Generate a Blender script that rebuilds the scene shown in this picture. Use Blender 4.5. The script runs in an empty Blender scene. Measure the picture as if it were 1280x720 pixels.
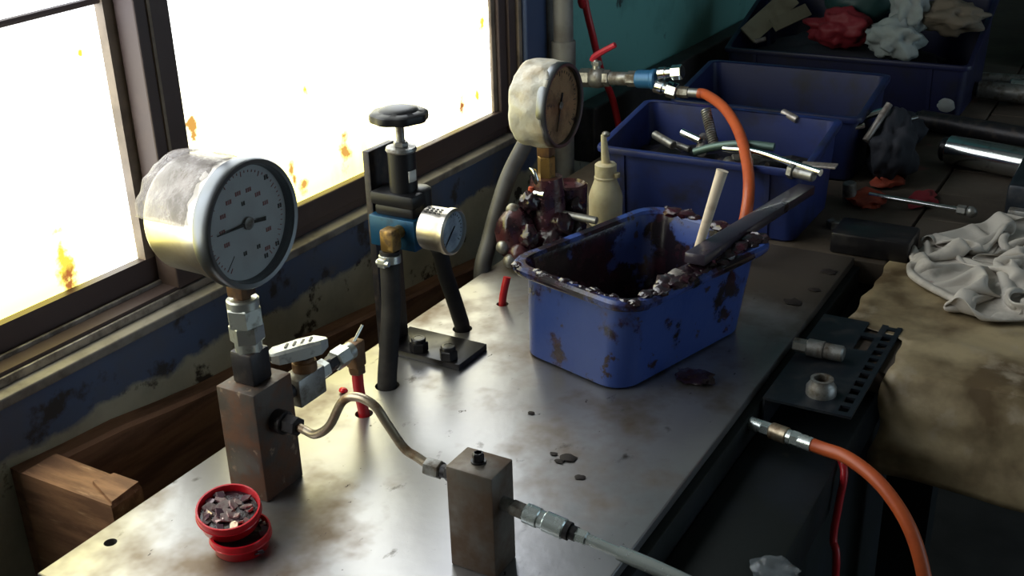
import bpy, bmesh, math, random
import numpy as np
from mathutils import Vector, Matrix, noise
random.seed(7)
R = math.radians
sc = bpy.context.scene
COL = sc.collection

# ------------------------------------------------------------------ camera
FPX = 1415.0
CAM = Vector((0, 0, .61))
def _basis(p, yaw, roll):
    fw = Vector((math.cos(yaw)*math.cos(p), math.sin(yaw)*math.cos(p), -math.sin(p)))
    r = fw.cross(Vector((0, 0, 1))).normalized(); u = r.cross(fw)
    return (math.cos(roll)*r + math.sin(roll)*u, -math.sin(roll)*r + math.cos(roll)*u, fw)
CR, CU, CF = _basis(R(23.5), R(30.5), R(-1.8))
cd = bpy.data.cameras.new('camera'); cam = bpy.data.objects.new('camera', cd); COL.objects.link(cam)
m = Matrix((CR, CU, -CF)).transposed().to_4x4(); m.translation = CAM
cam.matrix_world = m
cd.sensor_width = 36; cd.lens = FPX*36/1280; cd.clip_start = .02; cd.clip_end = 60
sc.camera = cam
# ------------------------------------------------------------------ light and exposure
WINDOW_STRENGTH = 5.0
w = bpy.data.worlds.new('overcast_sky'); sc.world = w; w.use_nodes = True
w.node_tree.nodes['Background'].inputs['Color'].default_value = (.66, .86, 1.0, 1)
w.node_tree.nodes['Background'].inputs['Strength'].default_value = 1.35
vs = sc.view_settings
vs.view_transform = 'Standard'; vs.look = 'None'; vs.gamma = 1; vs.exposure = 0.12; vs.use_curve_mapping = False
sc.cycles.use_denoising = True
sc.cycles.max_bounces = 6

# ------------------------------------------------------------------ pixel (1280x720) -> point on a plane
def on(px, py, ax, val):
    d = CF + CR*((px-640)/FPX) - CU*((py-360)/FPX)
    return CAM + d*((val-CAM[ax])/d[ax])
def onx(px, py, v): return on(px, py, 0, v)
def ony(px, py, v): return on(px, py, 1, v)
def onz(px, py, v=0.0): return on(px, py, 2, v)

# ------------------------------------------------------------------ materials
def nt(name):
    mt = bpy.data.materials.new(name); mt.use_nodes = True
    t = mt.node_tree
    return mt, t, t.nodes['Principled BSDF']
def c4(c): return (c[0], c[1], c[2], 1)
def noise_mask(t, scale, lo, hi, coord='Object', detail=5, stretch=None, rough=.6, offs=0.0):
    tc = t.nodes.new('ShaderNodeTexCoord'); n = t.nodes.new('ShaderNodeTexNoise')
    mp = t.nodes.new('ShaderNodeMapping'); mp.inputs['Location'].default_value = (offs, offs*.7, offs*1.3)
    if stretch: mp.inputs['Scale'].default_value = stretch
    t.links.new(tc.outputs[coord], mp.inputs['Vector']); t.links.new(mp.outputs[0], n.inputs['Vector'])
    n.inputs['Scale'].default_value = scale; n.inputs['Detail'].default_value = detail; n.inputs['Roughness'].default_value = rough
    r = t.nodes.new('ShaderNodeMapRange'); r.inputs['From Min'].default_value = lo; r.inputs['From Max'].default_value = hi
    t.links.new(n.outputs['Fac'], r.inputs['Value'])
    return r.outputs[0]
def mixc(t, fac, a, b, mode='MIX'):
    x = t.nodes.new('ShaderNodeMix'); x.data_type = 'RGBA'; x.blend_type = mode
    for sock, v in ((x.inputs[0], fac), (x.inputs[6], a), (x.inputs[7], b)):
        if hasattr(v, 'node'): t.links.new(v, sock)
        elif isinstance(v, (int, float)): sock.default_value = v
        else: sock.default_value = c4(v)
    return x.outputs[2]
def mixf(t, fac, a, b):
    x = t.nodes.new('ShaderNodeMix'); x.data_type = 'FLOAT'
    for sock, v in ((x.inputs[0], fac), (x.inputs[2], a), (x.inputs[3], b)):
        if hasattr(v, 'node'): t.links.new(v, sock)
        else: sock.default_value = v
    return x.outputs[0]
def bump(t, b, scale, strength, dist=.002, stretch=None):
    n = noise_mask(t, scale, 0, 1, stretch=stretch)
    bp = t.nodes.new('ShaderNodeBump'); bp.inputs['Strength'].default_value = strength; bp.inputs['Distance'].default_value = dist
    t.links.new(n, bp.inputs['Height']); t.links.new(bp.outputs[0], b.inputs['Normal'])
def mat(name, col, rough=.5, metal=0.0, layers=(), bmp=None, trans=0.0, coat=0.0, alpha=1.0, sss=0.0, stretch=None, spec=.5):
    """layers: (colour, noise scale, lo, hi, roughness, metallic)"""
    mt, t, b = nt(name)
    c, r, me = col, rough, metal
    for k, L in enumerate(layers):
        f = noise_mask(t, L[1], L[2], L[3], offs=3.7*k+len(name)*.31, stretch=stretch)
        c = mixc(t, f, c, L[0]); r = mixf(t, f, r, L[4]); me = mixf(t, f, me, L[5] if len(L) > 5 else metal)
    for v, s in ((c, 'Base Color'), (r, 'Roughness'), (me, 'Metallic')):
        if hasattr(v, 'node'): t.links.new(v, b.inputs[s])
        else: b.inputs[s].default_value = c4(v) if s == 'Base Color' else v
    if bmp: bump(t, b, *bmp)
    b.inputs['Transmission Weight'].default_value = trans
    b.inputs['Coat Weight'].default_value = coat
    b.inputs['Alpha'].default_value = alpha; b.inputs['Specular IOR Level'].default_value = spec
    if sss:
        b.inputs['Subsurface Weight'].default_value = sss; b.inputs['Subsurface Radius'].default_value = (.01, .008, .004)
    return mt
RUST = (.085, .035, .018)
MT = dict(
  stainless=mat('stainless', (.62, .58, .52), .3, 1, [((.45, .38, .3), 30, .45, .75, .42, 1)]),
  bezel=mat('bezel', (.17, .18, .19), .34, 1),
  chrome=mat('chrome', (.72, .76, .76), .14, 1, [((.3, .32, .32), 60, .55, .75, .3, 1)]),
  zinc=mat('zinc', (.55, .57, .53), .34, .85, [((.2, .19, .16), 70, .52, .7, .5, .5)]),
  dullsteel=mat('dull_steel', (.3, .3, .29), .42, .8, [((.09, .07, .05), 50, .45, .65, .6, .3)]),
  darksteel=mat('dark_steel', (.028, .026, .03), .42, .5, [((.06, .045, .04), 60, .5, .7, .55, .3)], bmp=(120, .2)),
  blacksteel=mat('black_oily_steel', (.016, .015, .018), .3, .2, [((.035, .03, .03), 40, .5, .7, .5, .2)]),
  rustblock=mat('rusty_steel', (.075, .06, .052), .5, .45, [((.11, .05, .028), 28, .42, .58, .75, .1), ((.24, .17, .12), 60, .63, .7, .8, 0)], bmp=(90, .3)),
  rustblock2=mat('brown_steel', (.13, .115, .1), .42, .55, [((.085, .05, .03), 22, .42, .62, .65, .2)], bmp=(90, .2)),
  dial=mat('dial_white', (.42, .44, .45), .55, 0, [((.36, .36, .36), 25, .5, .8, .6)]),
  dialbrown=mat('dial_brown', (.4, .24, .12), .5, 0, [((.2, .11, .05), 35, .45, .62, .5), ((.07, .04, .03), 55, .6, .68, .5)]),
  dialblue=mat('dial_blue', (.34, .42, .52), .5, 0, [((.2, .25, .33), 60, .45, .62, .5)]),
  markred=mat('mark_red', (.26, .1, .1), .6), markblack=mat('mark_black', (.02, .02, .02), .5),
  needle=mat('needle_black', (.012, .012, .012), .4),
  plasticwrap=mat('plastic_wrap', (.5, .44, .42), .22, 0, [((.33, .28, .25), 25, .45, .65, .3)], alpha=.42, bmp=(35, .8, .01)),
  tape=mat('beige_tape', (.5, .49, .44), .3, 0, [((.34, .28, .19), 18, .45, .62, .4)], bmp=(45, .6, .004)),
  rubber=mat('black_rubber', (.014, .013, .014), .6, 0, [((.03, .027, .026), 40, .5, .7, .7)], spec=.3),
  greyrubber=mat('grey_rubber', (.038, .038, .042), .55, 0, [((.022, .021, .023), 20, .45, .65, .6)]),
  blackplastic=mat('black_plastic', (.010, .010, .012), .4, spec=.3),
  blueanod=mat('blue_anodised', (.008, .07, .155), .38, .4, [((.008, .03, .06), 50, .55, .7, .5, .3)]),
  brass=mat('brass', (.38, .24, .08), .35, .9, [((.12, .07, .03), 60, .5, .65, .6, .5)]),
  brownbrass=mat('brown_brass', (.16, .085, .04), .5, .5, [((.06, .03, .02), 50, .45, .65, .6, .3)]),
  tubebrass=mat('tube_steel', (.45, .38, .28), .35, .85, [((.2, .12, .06), 45, .5, .65, .5, .5)]),
  whitelabel=mat('white_label', (.7, .69, .66), .5),
  handle=mat('valve_handle', (.5, .51, .49), .4, .6, [((.2, .19, .18), 60, .55, .7, .5, .4)]),
  redhose=mat('red_hose', (.42, .012, .02), .35), redpaint=mat('red_lever', (.5, .03, .05), .35),
  redcap=mat('red_plastic', (.62, .008, .02), .28, 0, coat=.2),
  darkredcap=mat('dark_inside', (.05, .006, .01), .5),
  shard=mat('oily_shard', (.5, .42, .4), .18, .4, [((.2, .06, .08), 90, .42, .6, .15, .2)]),
  shard2=mat('dark_shard', (.12, .07, .09), .15, .2, [((.35, .3, .3), 90, .55, .65, .15, .3)]),
  orangehose=mat('orange_hose', (.5, .1, .028), .4, 0, [((.36, .06, .02), 18, .45, .7, .45)]),
  grease=mat('maroon_grease', (.018, .008, .012), .26, 0, [((.06, .012, .022), 30, .5, .68, .25)], bmp=(45, .7, .004), coat=.3),
  maroon=mat('maroon_paint', (.06, .015, .02), .34, 0, [((.02, .01, .014), 35, .42, .6, .2), ((.3, .14, .16), 70, .66, .72, .3)], bmp=(60, .6, .003), coat=.4),
  bottle=mat('yellowed_plastic', (.56, .52, .36), .42, 0, [((.4, .33, .2), 25, .45, .7, .5)], sss=.3),
  stick=mat('pale_wood', (.66, .56, .44), .55, 0, [((.42, .3, .2), 30, .5, .7, .6)]),
  greybar=mat('greasy_bar', (.03, .024, .04), .3, .2, [((.05, .04, .06), 14, .45, .65, .3, .2), ((.02, .008, .012), 30, .62, .7, .2)], coat=.2),
  navy=mat('navy_plastic', (.013, .026, .13), .42, 0, [((.012, .013, .03), 14, .5, .72, .5)]),
  navydark=mat('dark_navy_plastic', (.007, .009, .045), .45, 0, [((.008, .008, .014), 14, .5, .72, .5)]),
  wood=mat('brown_wood', (.3, .15, .085), .7, 0, [((.14, .065, .038), 9, .4, .62, .75), ((.22, .12, .06), 26, .62, .75, .7)], bmp=(40, .5, .003), stretch=(.6, 5, 5)),
  woodend=mat('light_wood', (.3, .15, .075), .7, 0, [((.15, .07, .035), 12, .4, .6, .75), ((.42, .25, .14), 30, .6, .75, .7)], bmp=(50, .5, .003), stretch=(5, .7, 5)),
  board=mat('dirty_board', (.085, .066, .05), .75, 0, [((.05, .035, .025), 9, .4, .62, .7), ((.15, .035, .03), 16, .64, .74, .6)], bmp=(40, .4, .003)),
  paper=mat('oily_paper', (.34, .27, .16), .5, 0, [((.11, .075, .04), 7, .42, .6, .4), ((.36, .3, .22), 14, .6, .72, .6)], bmp=(25, .35, .004)),
  cloth=mat('grey_white_cloth', (.52, .48, .43), .85, 0, [((.22, .2, .175), 14, .5, .7, .9), ((.32, .14, .12), 20, .68, .76, .9)], bmp=(160, .25, .002)),
  clothcool=mat('white_cloth', (.3, .34, .33), .85, 0, [((.25, .26, .26), 14, .5, .7, .9)], bmp=(120, .3, .002)),
  redcloth=mat('red_cloth', (.22, .015, .025), .6, bmp=(40, .5, .004)),
  tealcloth=mat('teal_plastic', (.02, .06, .06), .5),
  beige=mat('beige_card', (.32, .29, .21), .7, 0, [((.2, .17, .12), 14, .5, .7, .7)]),
  brownpaper=mat('brown_paper', (.14, .115, .085), .75, bmp=(25, .5, .006)),
  darkcloth=mat('dark_cloth', (.018, .02, .03), .8, bmp=(40, .5, .004)),
  orangerag=mat('orange_rag', (.38, .06, .025), .7, 0, [((.16, .02, .015), 18, .45, .65, .8)], bmp=(60, .4, .003)),
  pvc=mat('grey_pvc', (.2, .2, .19), .5, 0, [((.13, .12, .11), 18, .45, .65, .6)]),
  bluefit=mat('blue_fitting', (.03, .14, .3), .4, .2),
  framebrown=mat('brown_frame', (.075, .05, .05), .5, .1, [((.11, .08, .075), 20, .55, .75, .6, .2)]),
  framedge=mat('beige_edge', (.26, .2, .15), .6, 0, [((.16, .12, .09), 20, .45, .65, .6)]),
  alu=mat('dirty_aluminium', (.34, .31, .29), .4, .6, [((.12, .1, .09), 30, .45, .62, .6, .3)]),
  sillgrey=mat('sill_grey', (.25, .23, .21), .6, 0, [((.13, .115, .105), 25, .45, .65, .7)]),
  bluepost=mat('blue_paint', (.045, .075, .17), .5, 0, [((.03, .04, .08), 16, .5, .7, .6)]),
  greystrip=mat('grey_paint', (.16, .155, .145), .6, 0, [((.09, .08, .075), 16, .5, .7, .6)]),
  rail=mat('dark_rail', (.035, .032, .034), .55, .2, [((.075, .07, .066), 16, .5, .7, .6, .2)]),
  frame=mat('bench_paint', (.009, .012, .012), .6, .1, [((.012, .016, .022), 10, .45, .65, .6, .1), ((.03, .027, .024), 30, .66, .75, .6, .1)], bmp=(50, .3), spec=.25),
  concrete=mat('concrete', (.07, .065, .06), .85, 0, [((.04, .036, .033), 4, .4, .65, .85)], bmp=(20, .3)),
  olive=mat('olive_paint', (.075, .07, .05), .8, 0, [((.05, .046, .034), 3, .4, .65, .9)]),
  plaster=mat('dim_plaster', (.42, .41, .37), .9, 0, [((.33, .31, .27), 3, .4, .65, .9)]),
  teal=mat('teal_wall_paint', (.16, .42, .39), .55, 0, [((.085, .22, .21), 5, .5, .7, .6), ((.03, .05, .05), 16, .66, .73, .7)], bmp=(30, .2)),
  angleiron=mat('angle_iron', (.02, .026, .036), .4, .5, [((.05, .05, .055), 40, .5, .7, .5, .4)]),
  palechrome=mat('pale_chrome', (.74, .82, .81), .24, .8, [((.35, .38, .37), 45, .5, .75, .4, .6)]),
  grime=mat('dried_grime', (.02, .015, .015), .7, spec=.25),
  navymid=mat('mid_navy_plastic', (.009, .016, .075), .45, 0, [((.01, .011, .02), 14, .5, .72, .5)]),
  clear=mat('clear_plastic', (.2, .23, .26), .1, 0, alpha=.3),
)
# blue bin plastic smeared with dark grease
def greasy_blue(name, lo, hi):
    mt, t, b = nt(name)
    f = noise_mask(t, 13, lo, hi, detail=6); f2 = noise_mask(t, 34, .62, .66, offs=5)
    g = mixc(t, noise_mask(t, 30, .45, .7, offs=9), (.012, .008, .013), (.05, .014, .024))
    base = mixc(t, noise_mask(t, 6, .4, .7, offs=2), (.026, .06, .26), (.045, .085, .3))
    c = mixc(t, f, base, g); c = mixc(t, f2, c, (.03, .016, .02))
    t.links.new(c, b.inputs['Base Color']); t.links.new(mixf(t, f, .36, .2), b.inputs['Roughness'])
    bump(t, b, 30, .25, .003)
    return mt
MT['bluebin'] = greasy_blue('blue_bin_plastic', .56, .62)
MT['bluebinrim'] = greasy_blue('blue_bin_rim', .43, .52)
MT['bluebininner'] = greasy_blue('blue_bin_inside', .42, .47)
# bench plate
def plate_mat():
    mt, t, b = nt('worn_steel_plate')
    c = mixc(t, noise_mask(t, 5, .35, .7), (.36, .36, .375), (.27, .265, .28))
    f1 = noise_mask(t, 7, .5, .66, offs=4); c = mixc(t, f1, c, (.16, .125, .1))
    f2 = noise_mask(t, 22, .64, .74, offs=8, stretch=(1, 1.6, 1)); c = mixc(t, f2, c, (.05, .042, .038))
    f3 = noise_mask(t, 60, .69, .72, offs=1, stretch=(1, 1.8, 1)); c = mixc(t, f3, c, (.03, .02, .022))
    tc = t.nodes.new('ShaderNodeTexCoord'); sx = t.nodes.new('ShaderNodeSeparateXYZ'); t.links.new(tc.outputs['Object'], sx.inputs[0])
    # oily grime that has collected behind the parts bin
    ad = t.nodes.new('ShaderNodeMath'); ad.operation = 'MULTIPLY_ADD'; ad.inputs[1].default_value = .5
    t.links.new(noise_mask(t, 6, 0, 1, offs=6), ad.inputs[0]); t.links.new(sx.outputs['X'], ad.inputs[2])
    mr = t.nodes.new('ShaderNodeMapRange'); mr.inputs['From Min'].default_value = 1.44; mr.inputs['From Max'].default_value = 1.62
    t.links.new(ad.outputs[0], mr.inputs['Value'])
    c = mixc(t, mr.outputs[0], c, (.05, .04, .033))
    t.links.new(c, b.inputs['Base Color'])
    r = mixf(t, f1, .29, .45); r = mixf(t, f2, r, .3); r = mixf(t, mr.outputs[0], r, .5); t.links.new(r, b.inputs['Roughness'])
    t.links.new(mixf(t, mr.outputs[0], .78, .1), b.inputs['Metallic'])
    bump(t, b, 55, .12, .002)
    return mt
MT['plate'] = plate_mat()
# wall below the sill: blue band over cream paint, both peeling
def wall_mat():
    mt, t, b = nt('peeling_wall_paint')
    tc = t.nodes.new('ShaderNodeTexCoord'); sx = t.nodes.new('ShaderNodeSeparateXYZ'); t.links.new(tc.outputs['Object'], sx.inputs[0])
    ad = t.nodes.new('ShaderNodeMath'); ad.operation = 'MULTIPLY_ADD'; ad.inputs[1].default_value = .05
    t.links.new(noise_mask(t, 14, 0, 1), ad.inputs[0]); t.links.new(sx.outputs['Z'], ad.inputs[2])
    mr = t.nodes.new('ShaderNodeMapRange'); mr.inputs['From Min'].default_value = .026; mr.inputs['From Max'].default_value = .034
    t.links.new(ad.outputs[0], mr.inputs['Value'])
    cream = mixc(t, noise_mask(t, 10, .4, .65, offs=3), (.5, .47, .36), (.34, .32, .25))
    cream = mixc(t, noise_mask(t, 22, .58, .64, offs=7), cream, (.05, .036, .026))
    blue = mixc(t, noise_mask(t, 8, .4, .65, offs=2), (.085, .125, .24), (.11, .125, .18))
    blue = mixc(t, noise_mask(t, 18, .56, .63, offs=5), blue, (.05, .046, .05))
    blue = mixc(t, noise_mask(t, 6, .62, .68, offs=11), blue, (.2, .155, .12))
    t.links.new(mixc(t, mr.outputs[0], cream, blue), b.inputs['Base Color']); b.inputs['Roughness'].default_value = .6
    bump(t, b, 30, .4, .003)
    return mt
MT['wall'] = wall_mat()
# daylight-lit, stained window pane. stains: (point, radius, stretch_z, colour)
def pane_mat(name, stains):
    mt, t, b = nt(name)
    t.nodes.remove(b); out = t.nodes['Material Output']
    tc = t.nodes.new('ShaderNodeTexCoord')
    # yellow grime is thickest on the lowest part of the pane
    sz_ = t.nodes.new('ShaderNodeSeparateXYZ'); t.links.new(tc.outputs['Object'], sz_.inputs[0])
    low = t.nodes.new('ShaderNodeMapRange'); low.inputs['From Min'].default_value = .36; low.inputs['From Max'].default_value = .06; t.links.new(sz_.outputs['Z'], low.inputs['Value'])
    low2 = mixf(t, low.outputs[0], .3, 1.0)
    def low_mul(f):
        q = t.nodes.new('ShaderNodeMath'); q.operation = 'MULTIPLY'; t.links.new(f, q.inputs[0]); t.links.new(low2, q.inputs[1]); return q.outputs[0]
    c = mixc(t, low_mul(noise_mask(t, 3.0, .36, .58, stretch=(1, 1, .5), offs=2)), (.86, .94, 1.08), (.8, .7, .165))
    c = mixc(t, low_mul(noise_mask(t, 6, .54, .76, stretch=(1, 1, .35), offs=9)), c, (.6, .46, .09))
    # dust smears
    f = noise_mask(t, 4.2, .50, .66, stretch=(1, 1, .45), offs=5); g = noise_mask(t, 170, .44, .62, offs=1)
    mm = t.nodes.new('ShaderNodeMath'); mm.operation = 'MULTIPLY'; t.links.new(f, mm.inputs[0]); t.links.new(g, mm.inputs[1])
    c = mixc(t, mm.outputs[0], c, (.17, .155, .175))
    for p, rad, sz, col in stains:
        sb = t.nodes.new('ShaderNodeVectorMath'); sb.operation = 'SUBTRACT'; t.links.new(tc.outputs['Object'], sb.inputs[0]); sb.inputs[1].default_value = p
        mu = t.nodes.new('ShaderNodeVectorMath'); mu.operation = 'MULTIPLY'; t.links.new(sb.outputs[0], mu.inputs[0]); mu.inputs[1].default_value = (1, 0, 1/sz)
        ln = t.nodes.new('ShaderNodeVectorMath'); ln.operation = 'LENGTH'; t.links.new(mu.outputs[0], ln.inputs[0])
        ad = t.nodes.new('ShaderNodeMath'); ad.operation = 'MULTIPLY_ADD'; ad.inputs[1].default_value = rad*1.6
        t.links.new(noise_mask(t, 60, 0.2, .8), ad.inputs[0]); t.links.new(ln.outputs['Value'], ad.inputs[2])
        mr = t.nodes.new('ShaderNodeMapRange'); mr.inputs['From Min'].default_value = rad*1.7; mr.inputs['From Max'].default_value = rad*1.1
        t.links.new(ad.outputs[0], mr.inputs['Value'])
        c = mixc(t, mr.outputs[0], c, col)
    e = t.nodes.new('ShaderNodeEmission'); e.inputs['Strength'].default_value = WINDOW_STRENGTH
    t.links.new(c, e.inputs['Color']); t.links.new(e.outputs[0], out.inputs['Surface'])
    return mt

# ------------------------------------------------------------------ mesh helpers
def new(): return bmesh.new()
def frame_of(d):
    d = Vector(d).normalized()
    a = Vector((0, 0, 1)) if abs(d.z) < .9 else Vector((1, 0, 0))
    u = a.cross(d).normalized(); v = d.cross(u)
    return u, v, d
def box(bm, lo, hi, bevel=0.0, rot=None, pivot=None):
    lo, hi = Vector(lo), Vector(hi)
    r = bmesh.ops.create_cube(bm, size=1)
    vs_ = r['verts']; c = (lo+hi)/2; s = hi-lo
    for v in vs_: v.co = Vector((v.co.x*s.x, v.co.y*s.y, v.co.z*s.z)) + c
    if bevel:
        es = list({e for v in vs_ for e in v.link_edges})
        rr = bmesh.ops.bevel(bm, geom=es, offset=bevel, segments=2, affect='EDGES', profile=.5)
        vs_ = [v for v in rr['verts']] if False else [v for v in bm.verts if v.is_valid and all(lo[k]-1e-5 <= v.co[k] <= hi[k]+1e-5 for k in range(3))]
    if rot is not None:
        p = Vector(pivot) if pivot is not None else c
        for v in vs_: v.co = rot @ (v.co-p) + p
    return vs_
def obox(bm, c, ax, size, bevel=0.0):
    """box centred on c with axes ax=(X,Y,Z unit vectors) and full sizes"""
    t = bmesh.new(); box(t, [-s/2 for s in size], [s/2 for s in size], bevel)
    mtx = Matrix((Vector(ax[0]).normalized(), Vector(ax[1]).normalized(), Vector(ax[2]).normalized())).transposed()
    mp = {}
    for v in t.verts: mp[v.index if False else v] = bm.verts.new(mtx @ v.co + Vector(c))
    for f in t.faces: bm.faces.new([mp[v] for v in f.verts])
    t.free()
def lathe(bm, o, axis, prof, n=24, phase=0.0, wob=None, caps=True):
    """prof: list of (radius, distance along axis)"""
    o = Vector(o); u, v, d = frame_of(axis); rings = []
    for r, h in prof:
        if r < 1e-6: rings.append([bm.verts.new(o+d*h)])
        else:
            ring = []
            for k in range(n):
                a = 2*math.pi*k/n + phase
                rr = r*(wob(a, h) if wob else 1)
                ring.append(bm.verts.new(o+d*h+(u*math.cos(a)+v*math.sin(a))*rr))
            rings.append(ring)
    for a, b in zip(rings, rings[1:]):
        if len(a) == 1 and len(b) == 1: continue
        for k in range(n):
            j = (k+1) % n
            if len(a) == 1: bm.faces.new((a[0], b[j], b[k])[::-1])
            elif len(b) == 1: bm.faces.new((a[k], a[j], b[0]))
            else: bm.faces.new((a[k], a[j], b[j], b[k]))
    if caps and len(rings[0]) > 1: bm.faces.new(rings[0][::-1])
    if caps and len(rings[-1]) > 1: bm.faces.new(rings[-1])
def cyl(bm, a, b, r, r2=None, n=20, ch=0.0):
    a, b = Vector(a), Vector(b); L = (b-a).length; r2 = r if r2 is None else r2
    if ch: prof = [(r-ch, 0), (r, ch), (r2, L-ch), (r2-ch, L)]
    else: prof = [(r, 0), (r2, L)]
    lathe(bm, a, b-a, prof, n)
def hexn(bm, a, b, r, ch=.0012, phase=.3):
    a, b = Vector(a), Vector(b); L = (b-a).length
    lathe(bm, a, b-a, [(r-ch, 0), (r, ch), (r, L-ch), (r-ch, L)], 6, phase)
def smooth_path(pts, sub=6):
    P = [Vector(p) for p in pts]
    if len(P) < 3: return P
    P = [P[0]*2-P[1]] + P + [P[-1]*2-P[-2]]; out = []
    for i in range(1, len(P)-2):
        for k in range(sub):
            t = k/sub; a, b, c, d = P[i-1], P[i], P[i+1], P[i+2]
            out.append(.5*((2*b)+(c-a)*t+(2*a-5*b+4*c-d)*t*t+(3*b-a-3*c+d)*t*t*t))
    out.append(P[-2]); return out
def tube(bm, pts, r, n=10, sub=6):
    P = smooth_path(pts, sub); u = None; rings = []
    for i, p in enumerate(P):
        d = (P[min(i+1, len(P)-1)]-P[max(i-1, 0)]).normalized()
        if u is None: u, v, _ = frame_of(d)
        else:
            u = (u - d*u.dot(d)).normalized(); v = d.cross(u)
        rr = r[0]+(r[1]-r[0])*i/(len(P)-1) if isinstance(r, tuple) else r
        rings.append([bm.verts.new(p+(u*math.cos(2*math.pi*k/n)+v*math.sin(2*math.pi*k/n))*rr) for k in range(n)])
    for a, b in zip(rings, rings[1:]):
        for k in range(n): bm.faces.new((a[k], a[(k+1) % n], b[(k+1) % n], b[k]))
    bm.faces.new(rings[0][::-1]); bm.faces.new(rings[-1])
def loft(bm, loops, cap0=True, cap1=True):
    rg = [[bm.verts.new(p) for p in L] for L in loops]; n = len(rg[0])
    for a, b in zip(rg, rg[1:]):
        for k in range(n): bm.faces.new((a[k], a[(k+1) % n], b[(k+1) % n], b[k]))
    if cap0: bm.faces.new(rg[0][::-1])
    if cap1: bm.faces.new(rg[-1])
def rrect(w_, d_, r, seg=5):
    """rounded rectangle, centred, counter-clockwise"""
    out = []
    for cx, cy, a0 in ((w_/2-r, d_/2-r, 0), (-w_/2+r, d_/2-r, 90), (-w_/2+r, -d_/2+r, 180), (w_/2-r, -d_/2+r, 270)):
        for k in range(seg+1):
            a = R(a0+90*k/seg); out.append(Vector((cx+r*math.cos(a), cy+r*math.sin(a), 0)))
    return out
def blob(bm, c, rad, sub=3, amp=.3, fr=2.0, squash=(1, 1, 1), seed=0.0, floor=None, ridge=False):
    r = bmesh.ops.create_icosphere(bm, subdivisions=sub, radius=1)
    for v in r['verts']:
        d = v.co.normalized()
        nn = noise.noise(d*fr+Vector((seed, seed*1.7, -seed))) + .5*noise.noise(d*fr*2.3+Vector((-seed, seed, 3)))
        if ridge: nn = .6-2.0*abs(nn)
        p = d*rad*(1+amp*nn)
        p = Vector((p.x*squash[0], p.y*squash[1], p.z*squash[2])) + Vector(c)
        if floor is not None and p.z < floor: p.z = floor + .0004*(p.x % .01)
        v.co = p
def obj(name, bm, mt, parent=None, loc=None, smooth=40, kind=None):
    me = bpy.data.meshes.new(name)
    bmesh.ops.recalc_face_normals(bm, faces=bm.faces[:])
    root = parent
    while root is not None and root.parent: root = root.parent
    off = Vector(loc) if loc is not None else (root.location.copy() if root else Vector((0, 0, 0)))
    bm.transform(Matrix.Translation(-off)); bm.to_mesh(me); bm.free()
    if smooth:
        me.polygons.foreach_set('use_smooth', [True]*len(me.polygons)); me.set_sharp_from_angle(angle=R(smooth))
    me.materials.append(MT[mt] if isinstance(mt, str) else mt)
    o = bpy.data.objects.new(name, me); COL.objects.link(o)
    if parent is not None: o.parent = parent
    else: o.location = off
    if kind: o['kind'] = kind
    return o
def tag(o, label, cat, group=None):
    o['label'] = label; o['category'] = cat
    if group: o['group'] = group
    return o
def thing(name, label, cat, loc, group=None):
    o = bpy.data.objects.new(name, None); COL.objects.link(o); o.location = Vector(loc); o.empty_display_size = .02
    return tag(o, label, cat, group)
def one(name, bm, mt, label, cat, loc, group=None, smooth=40):
    return tag(obj(name, bm, mt, None, loc, smooth), label, cat, group)
def struct(name, bm, mt, parent=None, smooth=0):
    o = obj(name, bm, mt, parent, None, smooth)
    if parent is None: o['kind'] = 'structure'
    return o
def cut_holes(o, holes):
    """drill vertical holes (x, y, r, z0, z1) through a mesh object"""
    b = bmesh.new()
    for x, y, r, z0, z1 in holes: cyl(b, (x, y, z0), (x, y, z1), r, n=20)
    bmesh.ops.recalc_face_normals(b, faces=b.faces[:])
    me = bpy.data.meshes.new('cut'); b.to_mesh(me); b.free()
    c = bpy.data.objects.new('cut', me); COL.objects.link(c)
    md = o.modifiers.new('holes', 'BOOLEAN'); md.object = c; md.operation = 'DIFFERENCE'; md.solver = 'EXACT'
    bpy.context.view_layer.update()
    res = bpy.data.meshes.new_from_object(o.evaluated_get(bpy.context.evaluated_depsgraph_get()))
    o.modifiers.clear(); old = o.data; o.data = res; res.name = old.name
    bpy.data.objects.remove(c); bpy.data.meshes.remove(me)
# ================================================================== the setting
X0, X1, Y0, YW, ZF, ZC = -2.2, 6.0, -3.0, .95, -.9, 2.3
b = new(); box(b, (X0-.2, Y0-.2, ZF-.1), (X1+.2, YW+.2, ZF)); struct('floor', b, 'concrete')
b = new(); box(b, (X0-.2, Y0-.2, ZC), (X1+.2, YW+.2, ZC+.1)); struct('ceiling', b, 'plaster')
b = new(); box(b, (X1, Y0-.2, ZF), (X1+.2, YW+.2, ZC)); struct('wall_far', b, 'plaster')
b = new(); box(b, (X0-.2, Y0-.2, ZF), (X0, YW+.2, ZC)); struct('wall_back', b, 'plaster')
b = new()                                       # unseen doorway added opposite the window, letting sky light fill the room
box(b, (X0, Y0-.2, ZF), (.7, Y0, ZC)); box(b, (3.5, Y0-.2, ZF), (X1, Y0, ZC)); box(b, (.7, Y0-.2, 1.5), (3.5, Y0, ZC))
struct('wall_right', b, 'plaster')
b = new(); box(b, (X0, YW, ZF), (X1, YW+.2, .068)); struct('wall_left', b, 'wall')
WX0, WX1, WT = -.1, 1.655, 1.05
b = new()
box(b, (X0, YW, .068), (WX0, YW+.2, ZC)); box(b, (WX0, YW, WT), (WX1, YW+.2, ZC))
struct('wall_left_upper', b, 'plaster')
b = new(); box(b, (WX1+.13, YW+.004, .068), (X1, YW+.2, ZC)); struct('wall_left_teal', b, 'teal')
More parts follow.
